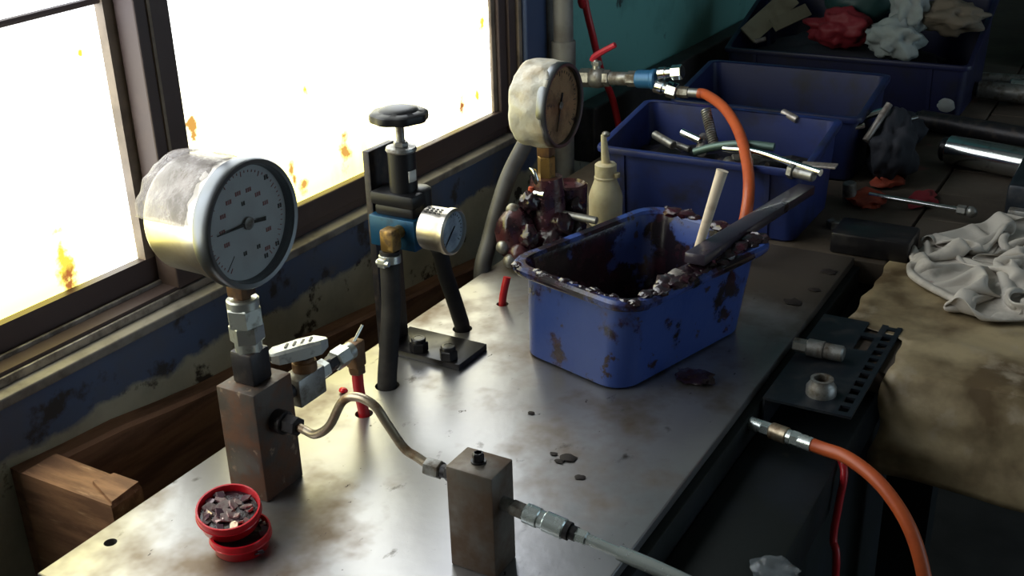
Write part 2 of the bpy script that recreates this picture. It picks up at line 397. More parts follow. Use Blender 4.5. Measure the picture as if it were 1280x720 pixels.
# sill ledge, painted post and strips right of the window, dark rail that runs on under the teal wall
b = new(); box(b, (WX0, YW-.012, .066), (WX1, YW+.012, .078), .002); struct('trim_1', b, 'sillgrey')
b = new(); box(b, (WX1, YW-.004, .068), (WX1+.012, YW+.2, ZC), .002); struct('trim_2', b, 'framedge')
b = new(); box(b, (WX1+.012, YW-.012, .068), (WX1+.085, YW+.2, ZC), .003); struct('trim_3', b, 'bluepost')
b = new(); box(b, (WX1+.085, YW-.004, .068), (WX1+.13, YW+.2, ZC), .002); struct('trim_4', b, 'greystrip')
b = new(); box(b, (1.86, .905, -.035), (X1, YW, .072), .004); struct('trim_5', b, 'rail')
# ---- sliding window: a rear left sash and a front right sash
win = bpy.data.objects.new('window_1', None); COL.objects.link(win); win.location = (WX0, YW, .07); win['kind'] = 'structure'
YL, YR = 1.005, .970                                   # glass planes
GL = ony(0, 400, YL).z; GRZ = ony(560, 166, YR).z
b = new(); box(b, (WX0, .962, .078), (WX1, 1.06, .092)); box(b, (WX1-.022, .952, .078), (WX1, 1.06, WT))
box(b, (WX0, .962, .078), (WX0+.03, 1.06, WT)); box(b, (WX0, .962, WT-.03), (WX1, 1.06, WT)); obj('outer_frame', b, 'framebrown', win, smooth=0)
for y in (.958, .985, 1.025):
    b = new(); box(b, (WX0, y, .078), (.93 if y < .97 else WX1-.03, y+.004, .097 if y > .96 else .088), .001); obj('track', b, 'alu', win, smooth=0)
mx0, mx1 = ony(166, 0, YR-.012).x, ony(210, 0, YR-.012).x
# rear sash
b = new(); box(b, (WX0+.03, YL-.012, .092), (mx1, YL+.02, GL)); obj('bottom_rail', b, 'framebrown', win, smooth=0)
b = new(); box(b, (mx0-.012, YL-.013, GL), (mx0+.04, YL+.02, WT-.03)); obj('stile', b, 'framedge', win, smooth=0)
zb = ony(0, 30, YL-.006).z; zb2 = ony(120, 0, YL-.006).z; xa, xb = ony(0, 30, YL-.006).x, ony(120, 0, YL-.006).x
sl = (zb2-zb)/(xb-xa)
b = new(); tube(b, [(WX0+.03, YL-.006, zb+(WX0+.03-xa)*sl), (xa, YL-.006, zb), (xb, YL-.006, zb2), (mx0, YL-.006, zb2+(mx0-xb)*sl)], .0042, 8); obj('glazing_bar', b, 'framebrown', win)
# front sash
b = new(); box(b, (mx0, YR-.012, .090), (WX1-.02, YR+.012, GRZ), .002); obj('bottom_rail', b, 'framebrown', win, smooth=0)
gx = (mx0*.62+mx1*.38)
b = new(); box(b, (mx0, YR-.012, .09), (gx-.002, YR+.02, WT-.03), .002); obj('stile', b, 'framebrown', win, smooth=0)
b = new(); box(b, (gx+.002, YR-.012, .09), (mx1, YR+.02, WT-.03), .002); obj('stile', b, 'framebrown', win, smooth=0)
b = new(); box(b, (gx-.002, YR-.0135, .12), (gx+.002, YR+.01, WT-.03)); obj('weather_strip', b, 'framedge', win, smooth=0)
rx = ony(613, 90, YR).x
b = new(); box(b, (rx, YR-.005, GRZ), (rx+.016, YR+.02, WT-.03), .002); obj('bead', b, 'framedge', win, smooth=0)
b = new(); box(b, (rx+.012, YR-.012, .09), (WX1-.02, YR+.02, WT-.03), .002); obj('stile', b, 'framebrown', win, smooth=0)
O, YE, RD = (.8, .42, .1), (1, .86, .16), (.5, .17, .05)
def S(px, py, Y, r, sz, col): return (tuple(ony(px, py, Y)-win.location), r*1.55, sz, tuple(k*.2 for k in col) if col[1] < .5 else (.22, .17, .02))
sl_ = [S(80, 325, YL, .011, 3.2, YE), S(88, 348, YL, .008, 1.3, RD), S(100, 66, YL, .004, 1, YE), S(162, 186, YL, .004, 1, YE), S(180, 235, YL, .005, 2, O)]
sr_ = [S(240, 160, YR, .009, 1.7, O), S(432, 186, YR, .010, 2.4, O), S(382, 112, YR, .006, 1.2, YE), S(364, 212, YR, .006, 1.8, O), S(380, 230, YR, .008, 1.2, O),
       S(577, 131, YR, .008, 1.5, RD), S(597, 118, YR, .007, 1.4, YE), S(603, 25, YR, .008, 1.8, YE), S(368, 225, YR, .003, 2, O)]
b = new(); box(b, (WX0+.03, YL, GL-.01), (mx0, YL+.004, WT-.02)); obj('pane', b, pane_mat('stained_pane_rear', sl_), win, smooth=0)
b = new(); box(b, (mx1-.005, YR, GRZ-.01), (rx+.008, YR+.004, WT-.02)); obj('pane', b, pane_mat('stained_pane_front', sr_), win, smooth=0)

# ================================================================== bench
PX0, PX1, PY0, PY1 = .485, 1.515, .331, .776
b = new(); box(b, (PX0, PY0, -.012), (PX1, PY1, 0), .0015)
plate = one('steel_plate', b, 'plate', 'wide worn grey steel bench plate stained with oil under the gauges and blue bin', 'bench top', (0, 0, -.012), smooth=20)
hx = lambda px, py: onz(px, py, 0)
H = [hx(484, 482), hx(578, 411), hx(455, 517), hx(628, 380), hx(138, 678)]
cut_holes(plate, [(p.x, p.y, r, -.03, .02) for p, r in zip(H, (.014, .0125, .010, .008, .006))])
fr = thing('bench_frame', 'dark painted steel bench frame carrying the plate', 'bench', (1.6, .5, ZF))
b = new(); box(b, (.42, .225, -.10), (1.515, .322, -.045), .004); obj('front_channel', b, 'frame', fr)
b = new(); box(b, (.42, .322, -.10), (1.515, .338, -.0125), .002); obj('side_rail', b, 'frame', fr)
b = new(); box(b, (.45, .70, -.10), (1.515, .76, -.0125), .002); obj('back_rail', b, 'frame', fr)
b = new(); box(b, (.45, .24, -.88), (1.58, .30, -.10), .002); obj('front_panel', b, 'frame', fr)
for x in (.46, 1.45):
    for y in (.345, .70):
        b = new(); box(b, (x, y, ZF), (x+.06, y+.055, -.10)); obj('leg', b, 'frame', fr)
rb = thing('rear_bench', 'dark dirty bench top carrying the row of blue bins', 'bench', (3, .6, ZF))
b = new(); box(b, (1.52, .29, -.04), (4.6, .875, -.006), .002); obj('top', b, 'board', rb)
for x in (1.7, 4.5):
    for y in (.33, .80):
        b = new(); box(b, (x, y, ZF), (x+.06, y+.06, -.04)); obj('leg', b, 'frame', rb)
# timber behind the plate
tl = [ony(30, 592, .895), ony(290, 462, .895), ony(480, 385, .895)]
b = new(); n0 = 14
for s in range(1):
    lp = []
    xs = [.592+k*(1.5-.592)/n0 for k in range(n0+1)]
    for x in xs:
        zt = -.004-.11*(x-.592) + .004*noise.noise(Vector((x*9, 1, 2)))
        yf = .926 + .004*noise.noise(Vector((x*7, 5, 0)))
        lp.append([Vector((x, yf+.003, -.20)), Vector((x, yf, zt-.004)), Vector((x, yf+.004, zt)), Vector((x, .949, zt+.002)), Vector((x, .949, -.2))])
    loft(b, lp)
one('timber_plank', b, 'wood', 'long rough brown timber plank leaning along the peeling wall behind the plate', 'plank', (.6, .92, -.2), smooth=25)
b = new()
ct = [Vector((.588, .797, 0)), Vector((.628, .799, .0)), Vector((.628, .924, .002)), Vector((.585, .924, .002))]
loft(b, [[p+Vector((0, 0, -.17)) for p in ct], [p+Vector((0, 0, -.003)) for p in ct], [p*.97+Vector((.602*.03, .845*.03, -.0)) for p in ct]])
blk = thing('timber_block', 'short sawn timber block with a split top butting against the plank', 'wood block', (.6, .85, -.17))
obj('block', b, 'woodend', blk, smooth=25)
b = new(); loft(b, [[Vector((.606, .844, -.004)), Vector((.627, .835, -.004)), Vector((.627, .799, -.004)), Vector((.589, .798, -.004))], [Vector((.607, .843, .004)), Vector((.626, .834, .005)), Vector((.626, .800, .005)), Vector((.591, .799, .003))]])
obj('split_piece', b, 'woodend', blk, smooth=20)

# ================================================================== steel blocks
B1 = (.662, .667, .715, .713, .115)
sb = thing('steel_block', 'tall rusty dark steel block carrying the large white-faced gauge', 'steel block', (.688, .69, 0))
b = new(); box(b, (B1[0], B1[1], 0), (B1[2], B1[3], B1[4]), .0015); obj('body', b, 'rustblock', sb)
pz = onx(378, 535, .688).z
b = new(); cyl(b, (.688, .668, pz), (.688, .655, pz), .0115, n=20, ch=.001); obj('port_boss', b, 'darksteel', sb)
b = new(); hexn(b, (.688, .656, pz), (.688, .640, pz), .0095); obj('port_nut', b, 'darksteel', sb)
B2 = (.664, .416, .699, .461, .1)
sb2 = thing('steel_block', 'smaller brown steel block with one bolt on top beside the chrome coupler', 'steel block', (.68, .438, 0))
b = new(); box(b, (B2[0], B2[1], 0), (B2[2], B2[3], B2[4]), .0015); obj('body', b, 'rustblock2', sb2)
bp = onz(598, 577, .1)
b = new(); cyl(b, (bp.x, bp.y, .0995), (bp.x, bp.y, .1015), .0065); hexn(b, (bp.x, bp.y, .101), (bp.x, bp.y, .109), .0052); lathe(b, (bp.x, bp.y, .109), (0, 0, 1), [(.0035, 0), (.003, -.0022), (0, -.0022)], 6); obj('bolt', b, 'blacksteel', sb2)

# ================================================================== gauges
def case(bm, cx, cz, yf, yb, r, lip=.93):
    d = yb-yf
    lathe(bm, (cx, yb, cz), (0, -1, 0), [(r*.78, 0), (r*.86, .002), (r*.9, .006), (r*.905, d*.55), (r*lip, d*.62), (r*lip, d-.012)], 56)
def ring(bm, cx, cz, yf, r, w_, dep):
    lathe(bm, (cx, yf, cz), (0, 1, 0), [(r*.90, 0), (r*.91, -.002), (r*.975, -.0026), (r, -.0005), (r, dep), (r-w_*.2, dep+.003), (r-w_, dep+.003), (r-w_, .006), (r*.90, 0)], 64, caps=False)
def dots(bm, pts, Y, s, n=2):
    """blurred numerals: n short upright strokes side by side"""
    for px, py in pts:
        p = ony(px, py, Y)
        for k in range(n):
            x = p.x + (k-(n-1)/2)*s*.8
            box(bm, (x-s*.25, Y-.0004, p.z-s*.6), (x+s*.25, Y+.0004, p.z+s*.6))
MT['glass'] = mat('gauge_glass', (.02, .025, .03), .05, 0, alpha=.08)
GX, GZ, GYF, GYB, GR = .680, ony(316, 280, .655).z, .655, .735, .0575
GX = ony(316, 280, .655).x
g1 = thing('pressure_gauge', 'large pressure gauge with steel case and pale white dial on the rusty block', 'gauge', (.688, .69, .115))
b = new(); case(b, GX, GZ, GYF, GYB, GR); obj('case', b, 'stainless', g1)
b = new(); ring(b, GX, GZ, GYF, GR, .007, .012); obj('bezel', b, 'bezel', g1)
yd = GYF+.007
b = new(); lathe(b, (GX, yd+.003, GZ), (0, -1, 0), [(GR*.88, 0), (GR*.88, .003)], 56); dial = obj('dial', b, 'dial', g1)
zz = lambda x, y: (260+x/4.2353, 200+y/4.2353)
b = new(); dots(b, [zz(*q) for q in ((100, 450), (75, 385), (78, 300), (108, 225), (157, 178), (213, 157), (262, 180), (303, 225), (320, 365), (315, 465))], yd, .0030, 3); obj('red_numerals', b, 'markred', dial, smooth=0, kind='stuff')['label'] = 'ring of small red numerals'
b = new(); dots(b, [zz(*q) for q in ((197, 495), (268, 457), (185, 230))], yd, .003, 2); dots(b, [zz(*q) for q in ((305, 90), (378, 240), (366, 440), (308, 505))], yd, .0034, 2); obj('black_marks', b, 'markblack', dial, smooth=0, kind='stuff')
b = new()
for k in range(51):
    a = R(235-k*290/50); r1 = GR*.80; r0 = GR*(.72 if k % 5 == 0 else .765); hw = .00035
    p, q = Vector((math.cos(a), 0, math.sin(a))), Vector((-math.sin(a), 0, math.cos(a)))
    c = Vector((GX, yd-.0002, GZ)); obox(b, c+p*(r0+r1)/2, (p, Vector((0, 1, 0)), q), (r1-r0, .0004, hw*2))
obj('scale_ticks', b, 'markred', dial, smooth=0, kind='stuff')
b = new(); p, q = ony(*zz(140, 510), yd), ony(*zz(105, 595), yd); d = (q-p); obox(b, (p+q)/2, (d, Vector((0, 1, 0)), d.cross(Vector((0, 1, 0)))), (d.length, .0005, .0007)); obj('zero_mark', b, 'markblack', dial, smooth=0)
yn = yd-.003
def needle(parent, cx, cz, tip, tail, Y, wd):
    b = new(); c = Vector((cx, Y, cz)); t1, t2 = tip-c, tail-c
    for t, w0, w1 in ((t1, wd*1.2, wd*.35), (t2, wd*.9, wd*1.7)):
        d = t.normalized(); s = d.cross(Vector((0, 1, 0)))
        lp = [[c+t*k+s*(ww/2)*sg+Vector((0, dy, 0)) for sg, dy in ((-1, 0), (1, 0), (1, .0008), (-1, .0008))] for k, ww in ((0, w0), (1, w1))]
        loft(b, lp)
    o = obj('needle', b, 'needle', parent, smooth=0)
    b = new(); lathe(b, (cx, Y+.0015, cz), (0, -1, 0), [(wd*2.6, 0), (wd*2.6, .002), (wd*1.2, .0032), (0, .0032)], 20); obj('hub', b, 'dullsteel', o)
needle(g1, GX, GZ, ony(*zz(52, 406), yn), ony(*zz(308, 308), yn), yn, .0022)
b = new(); lathe(b, (GX, GYF+.0035, GZ), (0, -1, 0), [(GR*.89, 0), (GR*.89, .0012)], 48); obj('glass', b, 'glass', g1)
# plastic film bunched over the back of the case
def film(cx, cz, r, y0, y1, a0, a1, seed, puff):
    b = new(); nu, nv = 40, 14; G = []
    for i in range(nu+1):
        row = []
        for j in range(nv+1):
            a = R(a0+(a1-a0)*i/nu); t = j/nv; y = y0+(y1-y0)*t
            e = .007*noise.noise(Vector((i*.16, j*.25, seed)))+.002*noise.noise(Vector((i*.5, j*.6, seed+2))); y += e*(.3+.7*t*t)
            rr = r + puff*(math.sin(math.pi*min(1, t*1.05))**.7)*(.55+.45*math.sin(math.pi*i/nu)) + .0034*noise.noise(Vector((a*4, y*55, seed+4))) + .0025
            row.append(b.verts.new((cx+math.cos(a)*rr, y, cz+math.sin(a)*rr)))
        G.append(row)
    for i in range(nu):
        for j in range(nv): b.faces.new((G[i][j], G[i+1][j], G[i+1][j+1], G[i][j+1]))
    return b
b = film(GX, GZ, GR*.91, GYB+.003, GYF+.022, 72, 168, 1.3, .0035)
o = obj('plastic_film', b, 'plasticwrap', g1, smooth=25); o['label'] = 'crumpled clear plastic film over the case'
md = o.modifiers.new('s', 'SOLIDIFY'); md.thickness = .0008
# stem and adapter between gauge and block
sx, sy = .688, .69
zz1 = GZ-GR*.9
b = new(); box(b, (sx-.0095, sy-.0095, .201), (sx+.0095, sy+.0095, zz1+.014), .002); cyl(b, (sx, sy, .194), (sx, sy, .202), .008); obj('stem', b, 'brownbrass', g1)
zt = .199
b = new(); cyl(b, (sx, sy, zt-.010), (sx, sy, zt), .0150, ch=.0015); hexn(b, (sx, sy, zt-.027), (sx, sy, zt-.008), .0170); obj('upper_nut', b, 'zinc', g1)
b = new(); hexn(b, (sx, sy, zt-.043), (sx, sy, zt-.026), .0160, phase=.7); cyl(b, (sx, sy, zt-.054), (sx, sy, zt-.042), .0128, ch=.001); obj('lower_nut', b, 'zinc', g1)
b = new(); box(b, (sx-.013, sy-.013, .1148), (sx+.013, sy+.013, zt-.051), .0025); obj('adapter_base', b, 'darksteel', g1)

# small fittings: needle valve on the far side of the rusty block
vy = .690
P = lambda px, py, Y=vy: ony(px, py, Y)
vz = .080
nv = thing('needle_valve', 'small steel needle valve with flat pale handle screwed into the rusty block', 'valve', (.765, vy, vz))
b = new(); cyl(b, (.714, vy, vz), (.738, vy, vz), .008); obj('nipple', b, 'darksteel', nv)
b = new(); box(b, (.736, vy-.012, vz-.018), (.776, vy+.012, vz+.012), .0015); obj('body', b, 'dullsteel', nv)
b = new(); cyl(b, (.760, vy, vz+.011), (.760, vy, vz+.022), .0125, ch=.001); cyl(b, (.760, vy, vz+.022), (.760, vy, vz+.026), .0105); obj('bonnet_ring', b, 'brownbrass', nv)
b = new(); hexn(b, (.760, vy, vz+.025), (.760, vy, vz+.034), .010); cyl(b, (.760, vy, vz+.033), (.760, vy, vz+.040), .0065); obj('stem', b, 'blacksteel', nv)
hz = vz+.043
pa, pb = P(343, 429), P(399, 438); hz = (pa.z+pb.z)/2-.004
b = new()
hc = Vector((.757, vy, hz)); hd = Vector((.88, -.48, 0)).normalized(); hs = Vector((.48, .88, 0))
prof = [(-.032, .0055, .0045), (-.026, .0095, .0065), (0, .0105, .0075), (.018, .010, .007), (.028, .003, .0045)]
lp = []
for t, hw, hh in prof:
    c = hc+hd*t
    lp.append([c-hs*hw+Vector((0, 0, -hh)), c+hs*hw+Vector((0, 0, -hh)), c+hs*hw+Vector((0, 0, hh*.6)), c+hs*hw*.75+Vector((0, 0, hh)), c-hs*hw*.75+Vector((0, 0, hh)), c-hs*hw+Vector((0, 0, hh*.6))])
loft(b, lp); ho = obj('handle', b, 'handle', nv, smooth=30)
b = new()
for k in range(4): obox(b, hc+hd*(-.014+k*.0085)+Vector((0, 0, .0074)), ((hd*.6+hs*.8), (hs*.6-hd*.8), Vector((0, 0, 1))), (.009, .0022, .0012))
for k in (-1, 1):
    c = hc-hd*.0315+hs*k*.0026
    obox(b, c, (hs, hd, Vector((0, 0, 1))), (.0032, .003, .005))
obj('embossed_marks', b, 'markblack', ho, smooth=0, kind='stuff')
b = new(); hexn(b, (.776, vy, vz), (.790, vy, vz), .0105); obj('nut', b, 'zinc', nv)
b = new(); cyl(b, (.789, vy, vz), (.796, vy, vz), .0075); hexn(b, (.795, vy, vz), (.806, vy, vz), .0085, phase=0); obj('ferrule', b, 'darksteel', nv)
b = new(); hexn(b, (.805, vy, vz), (.824, vy, vz), .0115, phase=.1); cyl(b, (.823, vy, vz), (.834, vy, vz), .0095, ch=.001); obj('coupling', b, 'zinc', nv)
b = new(); box(b, (.832, vy-.0075, vz-.022), (.849, vy+.0075, vz+.008), .002); hexn(b, (.8405, vy, vz-.030), (.8405, vy, vz-.020), .0095); obj('elbow', b, 'brownbrass', nv)
b = new(); cyl(b, (.838, vy, vz+.006), (.855, vy-.001, vz+.020), .0016, n=8); obj('wire_clip', b, 'zinc', nv)
b = new(); tube(b, [(.8405, vy, vz-.026), (.8405, vy, .03), (H[2].x, H[2].y, 0), (H[2].x, H[2].y-.002, -.035)], .0062, 12)
one('red_hose', b, 'redhose', 'short red hose dropping from the needle valve through a hole in the plate', 'hose', (H[2].x, H[2].y, 0))
b = new(); c = onz(429, 489, .002); blob(b, c+Vector((0, 0, .001)), .005, 2, .5, 2, (1, 1, .7), 3, floor=.0002)
one('red_crumb', b, 'redcap', 'tiny red plastic crumb on the plate beside the red hose', 'crumb', (c.x, c.y, 0))
# bent tube between the blocks
T = [onx(px, py, .684) for px, py in ((395, 543), (412, 532), (428, 502), (446, 496), (468, 507), (484, 530), (505, 560), (522, 572))]
b = new(); tube(b, [Vector((.688, .641, pz)), Vector((.687, .632, pz-.001))]+T+[Vector((.683, .490, T[-1].z-.004))], .0042, 12)
bt = thing('bent_tube', 'thin curved steel tube joining the two steel blocks', 'tube', (.685, .55, .08))
obj('pipe', b, 'tubebrass', bt)
ez = T[-1].z-.005
b = new(); hexn(b, (.683, .494, ez), (.683, .478, ez), .0085); obj('nut', b, 'dullsteel', bt)
b = new(); cyl(b, (.683, .479, ez), (.683, .472, ez), .006); hexn(b, (.683, .473, ez), (.683, .4615, ez), .0078, phase=.1); obj('port_nut', b, 'darksteel', bt)
# coupler and tube on the room side of the small block
C = [onx(px, py, .680) for px, py in ((645, 636), (662, 643), (720, 666), (772, 690), (835, 722), (900, 760))]
ct_ = thing('quick_coupler', 'chrome coupler and steel tube leaving the small brown block', 'coupler', (.68, .40, .05))
D = (C[2]-C[1]).normalized(); c0 = Vector((.680, .4165, C[0].z+.002)); D = (C[3]-c0).normalized()
at = lambda s: c0+D*s
b = new(); cyl(b, at(0), at(.012), .0062); hexn(b, at(.010), at(.022), .0076); obj('adapter', b, 'dullsteel', ct_)
b = new(); cyl(b, at(.022), at(.036), .0086, ch=.001, n=28); cyl(b, at(.035), at(.041), .0076, n=28); cyl(b, at(.040), at(.060), .0088, ch=.0015, n=28); obj('sleeve', b, 'palechrome', ct_)
b = new(); cyl(b, at(.059), at(.064), .0078); cyl(b, at(.063), at(.070), .0062); obj('collar', b, 'blacksteel', ct_)
b = new(); hexn(b, at(.068), at(.080), .0062); cyl(b, at(.079), at(.112), .0046, .0043, ch=.0004); obj('hose_tail', b, 'palechrome', ct_)
b = new(); e = at(.108); tube(b, [e, at(.15), at(.20)+Vector((0, 0, -.004)), at(.26)+Vector((0, 0, -.018)), at(.32)+Vector((-.01, 0, -.05)), at(.36)+Vector((-.02, 0, -.12))], .0062, 14); obj('pipe', b, 'palechrome', ct_)
# ================================================================== red caps with oily flakes
def red_cap(c, r, h, tilt, label):
    t = thing('bottle_cap', label, 'cap', c)
    rot = Matrix.Rotation(tilt[0], 3, 'X') @ Matrix.Rotation(tilt[1], 3, 'Y'); ax = rot @ Vector((0, 0, 1))
    b = new(); lathe(b, c, ax, [(r*.86, 0), (r*.9, .0012), (r*.93, h*.45), (r*.99, h*.55), (r, h*.6), (r, h-.001), (r*.985, h), (r*.93, h), (r*.92, h-.002), (r*.86, .004), (0, .0035)], 48)
    obj('shell', b, 'redcap', t)
    b = new(); lathe(b, Vector(c)+ax*h*.56, ax, [(r*.99, 0), (r*1.02, .0012), (r*.99, .0024)], 48, caps=False); obj('bead', b, 'redcap', t)
    b = new(); lathe(b, Vector(c)+ax*.0045, ax, [(r*.84, 0), (r*.88, h*.42), (0, h*.45)], 32); obj('oil_residue', b, 'grease', t)
    return ax
cA = onz(303, 682, 0); cA = Vector((cA.x, cA.y, .0005))
tiltB = (R(9), R(-9)); _ax = Matrix.Rotation(tiltB[0], 3, 'X') @ Matrix.Rotation(tiltB[1], 3, 'Y') @ Vector((0, 0, 1)); cB = onz(285, 633, .0395)-_ax*.019
def flakes(c, ax, r, z0, n, group, label, mats, lim=1.0):
    u, v, d = frame_of(ax)
    for k in range(n):
        a, q = random.random()*6.283, r*math.sqrt(random.random())*lim
        p = Vector(c)+u*math.cos(a)*q+v*math.sin(a)*q+d*(z0+.002*random.random())
        b = new(); s = .0042+.0048*random.random()
        ax2 = (d+Vector((random.uniform(-.6, .6), random.uniform(-.6, .6), random.uniform(-.2, .3)))).normalized(); uu, vv, dd = frame_of(ax2)
        m_ = random.randint(4, 6); ph = random.random()*6
        rad = [s*random.uniform(.6, 1.15) for _ in range(m_)]
        pts = [p+(uu*math.cos(ph+6.283*i/m_)+vv*math.sin(ph+6.283*i/m_)*.75)*rad[i] for i in range(m_)]
        loft(b, [[x-dd*.0008 for x in pts], [x+dd*.0008+uu*.0004 for x in pts]])
        one('plastic_flake', b, random.choice(mats), label, 'flake', p, group, smooth=0)
axA = red_cap(cA, .0272, .018, (R(2), R(-2)), 'lower red plastic cap standing on the plate by the rusty block')
axB = red_cap(cB, .0285, .019, tiltB, 'upper red plastic cap tilted on another cap and full of flakes')
flakes(cB, axB, .0225, .0130, 34, 'flakes in the upper red cap', 'oily translucent flake piled in the upper red cap', ['shard', 'shard', 'shard2'])
c = onz(318, 690, .003); flakes(c, Vector((0, 0, 1)), .006, .001, 4, 'dark flakes on the plate below the caps', 'dark oily flake fallen on the plate below the red caps', ['shard2'])
for k in range(5):
    a = R(-70+k*22); p = cA+Vector((math.cos(a)*.020, math.sin(a)*.020-.002, .0145))
    b = new(); uu, vv, dd = frame_of(Vector((random.uniform(-.4, .4), random.uniform(-.4, .4), 1)))
    pts = [p+(uu*math.cos(1.57*i)+vv*math.sin(1.57*i)*.7)*.005 for i in range(4)]
    loft(b, [[x-dd*.0008 for x in pts], [x+dd*.0008 for x in pts]])
    one('plastic_flake', b, 'shard2', 'dark oily flake in the lower red cap', 'flake', p, 'flakes in the lower red cap', smooth=0)

# ================================================================== angle bracket and regulator
br = thing('angle_bracket', 'black steel angle bracket bolted to the plate behind the regulator', 'bracket', (1.0, .70, 0))
f0, f1, f2 = onz(495, 447, .008), onz(567, 462, .008), onz(595, 438, .008)
b = new(); box(b, (.972, f1.y, 0), (1.034, .758, .008), .001); obj('foot', b, 'blacksteel', br)
b = new(); box(b, (.966, .748, .008), (1.016, .757, ony(458, 190, .75).z), .001); obj('upright', b, 'darksteel', br)
for px, py in ((524, 438), (561, 448)):
    p = onz(px, py, .008); b = new()
    hexn(b, (p.x, p.y, .0078), (p.x, p.y, .020), .0112, phase=random.random()); cyl(b, (p.x, p.y, .019), (p.x, p.y, .0245), .0088, ch=.001); lathe(b, (p.x, p.y, .0246), (0, 0, 1), [(.0075, 0), (.0055, .0003), (.005, -.003), (0, -.003)], 20)
    obj('bolt', b, 'blacksteel', br)
rgx, rgy = .978, .712
rg = thing('pressure_regulator', 'blue and black pressure regulator with handwheel and small side gauge on the bracket', 'regulator', (rgx, rgy, .15))
at_ = lambda px, py: ony(px, py, rgy)
zb0, zb1 = at_(500, 309).z, at_(505, 267).z
b = new(); box(b, (rgx-.022, rgy-.026, zb0), (rgx+.018, rgy+.0355, zb1), .0015); obj('body', b, 'blueanod', rg)
zk = at_(505, 238).z
b = new(); box(b, (rgx-.017, rgy-.022, zb1-.0005), (rgx+.017, rgy+.030, zb1+.012), .003); box(b, (rgx-.0205, rgy-.0255, zb1+.012), (rgx+.019, rgy+.033, zk+.001), .003); obj('bonnet', b, 'blackplastic', rg)
b = new(); lathe(b, (rgx+.010, rgy-.014, zb1+.004), (0, 0, 1), [(.0135, 0), (.0135, zk-zb1-.003), (.011, zk-zb1-.001), (0, zk-zb1-.001)], 24); obj('bonnet_post', b, 'blackplastic', rg)
zc = at_(507, 185).z
b = new(); cyl(b, (rgx, rgy, zk), (rgx, rgy, zc), .0158, ch=.001, n=32); co = obj('spring_housing', b, 'blackplastic', rg)
b = new(); lp = []
for zq in (at_(516, 217).z, at_(516, 205).z):
    pass
z0_, z1_ = at_(518, 217).z, at_(518, 203).z
G = []
for i in range(7):
    a = R(238+i*44/6); G.append([b.verts.new((rgx+math.cos(a)*.0161, rgy+math.sin(a)*.0161, z)) for z in (z0_, z1_)])
for i in range(6): b.faces.new((G[i][0], G[i+1][0], G[i+1][1], G[i][1]))
lo = obj('label', b, 'whitelabel', co); md = lo.modifiers.new('s', 'SOLIDIFY'); md.thickness = .0004; md.offset = 1
b = new(); lathe(b, (rgx, rgy, zc), (0, 0, 1), [(.0165, -.001), (.0175, .001), (.0165, .004), (.009, .0045)], 28); hexn(b, (rgx, rgy, zc+.004), (rgx, rgy, zc+.010), .0085); obj('lock_nut', b, 'dullsteel', rg)
zh = at_(503, 148).z
b = new(); cyl(b, (rgx, rgy, zc), (rgx, rgy, zh), .0048, n=14); obj('stem', b, 'dullsteel', rg)
b = new(); wob = lambda a, h: 1+.035*math.cos(a*8)
lathe(b, (rgx, rgy, zh-.002), (0, 0, 1), [(.010, 0), (.024, .0005), (.0312, .002), (.0320, .005), (.0316, .0098), (.0290, .0118), (.022, .0128), (.0205, .0145), (.013, .0165), (0, .0172)], 64, wob=lambda a, h: 1+(.03*math.cos(a*8) if h < .012 else 0))
obj('handwheel', b, 'blackplastic', rg)
# small gauge on the room side
sgy = .643; c = ony(568, 290, sgy); SR = .0262
sg = new(); lathe(sg, (c.x, .688, c.z), (0, -1, 0), [(.006, 0), (.006, .010)], 12); obj('gauge_stem', sg, 'brass', rg)
b = new(); lathe(b, (c.x, .679, c.z), (0, -1, 0), [(SR*.6, 0), (SR*.93, .002), (SR*.95, .027), (SR, .029), (SR, .035), (SR*.9, .037), (SR*.88, .032), (0, .0315)], 48); sgo = obj('small_gauge', b, 'stainless', rg); sgo['label'] = 'small round gauge with bluish dial and steel case'
b = new(); lathe(b, (c.x, .6475, c.z), (0, -1, 0), [(SR*.87, 0), (SR*.87, .001), (0, .001)], 40); obj('dial', b, 'dialblue', sgo)
b = new()
for k in range(21):
    a = R(225-k*13.5); r0, r1 = SR*(.62 if k % 5 == 0 else .68), SR*.76
    p, q = Vector((math.cos(a), 0, math.sin(a))), Vector((-math.sin(a), 0, math.cos(a)))
    obox(b, Vector((c.x, .6462, c.z))+p*(r0+r1)/2, (p, Vector((0, 1, 0)), q), (r1-r0, .0004, .0008))
obj('scale_ticks', b, 'markblack', sgo, smooth=0, kind='stuff')
b = new(); d = Vector((-.75, 0, -.66)); obox(b, Vector((c.x, .6455, c.z))+d*.005, (d, Vector((0, 1, 0)), d.cross(Vector((0, 1, 0)))), (.024, .0006, .0012)); obj('needle', b, 'needle', sgo, smooth=0)
b = new(); lathe(b, (c.x, .6445, c.z), (0, -1, 0), [(SR*.88, 0), (SR*.88, .0008)], 40); obj('glass', b, 'glass', sgo)
b = new()
for i in range(3):
    for j in range(4):
        a = R(97+i*9); y = .672-j*.0055
        obox(b, Vector((c.x+math.cos(a)*SR*.955, y, c.z+math.sin(a)*SR*.955)), (Vector((-math.sin(a), 0, math.cos(a))), Vector((0, 1, 0)), Vector((math.cos(a), 0, math.sin(a)))), (.0018, .003, .0006))
obj('printed_marks', b, 'markblack', sgo, smooth=0, kind='stuff')
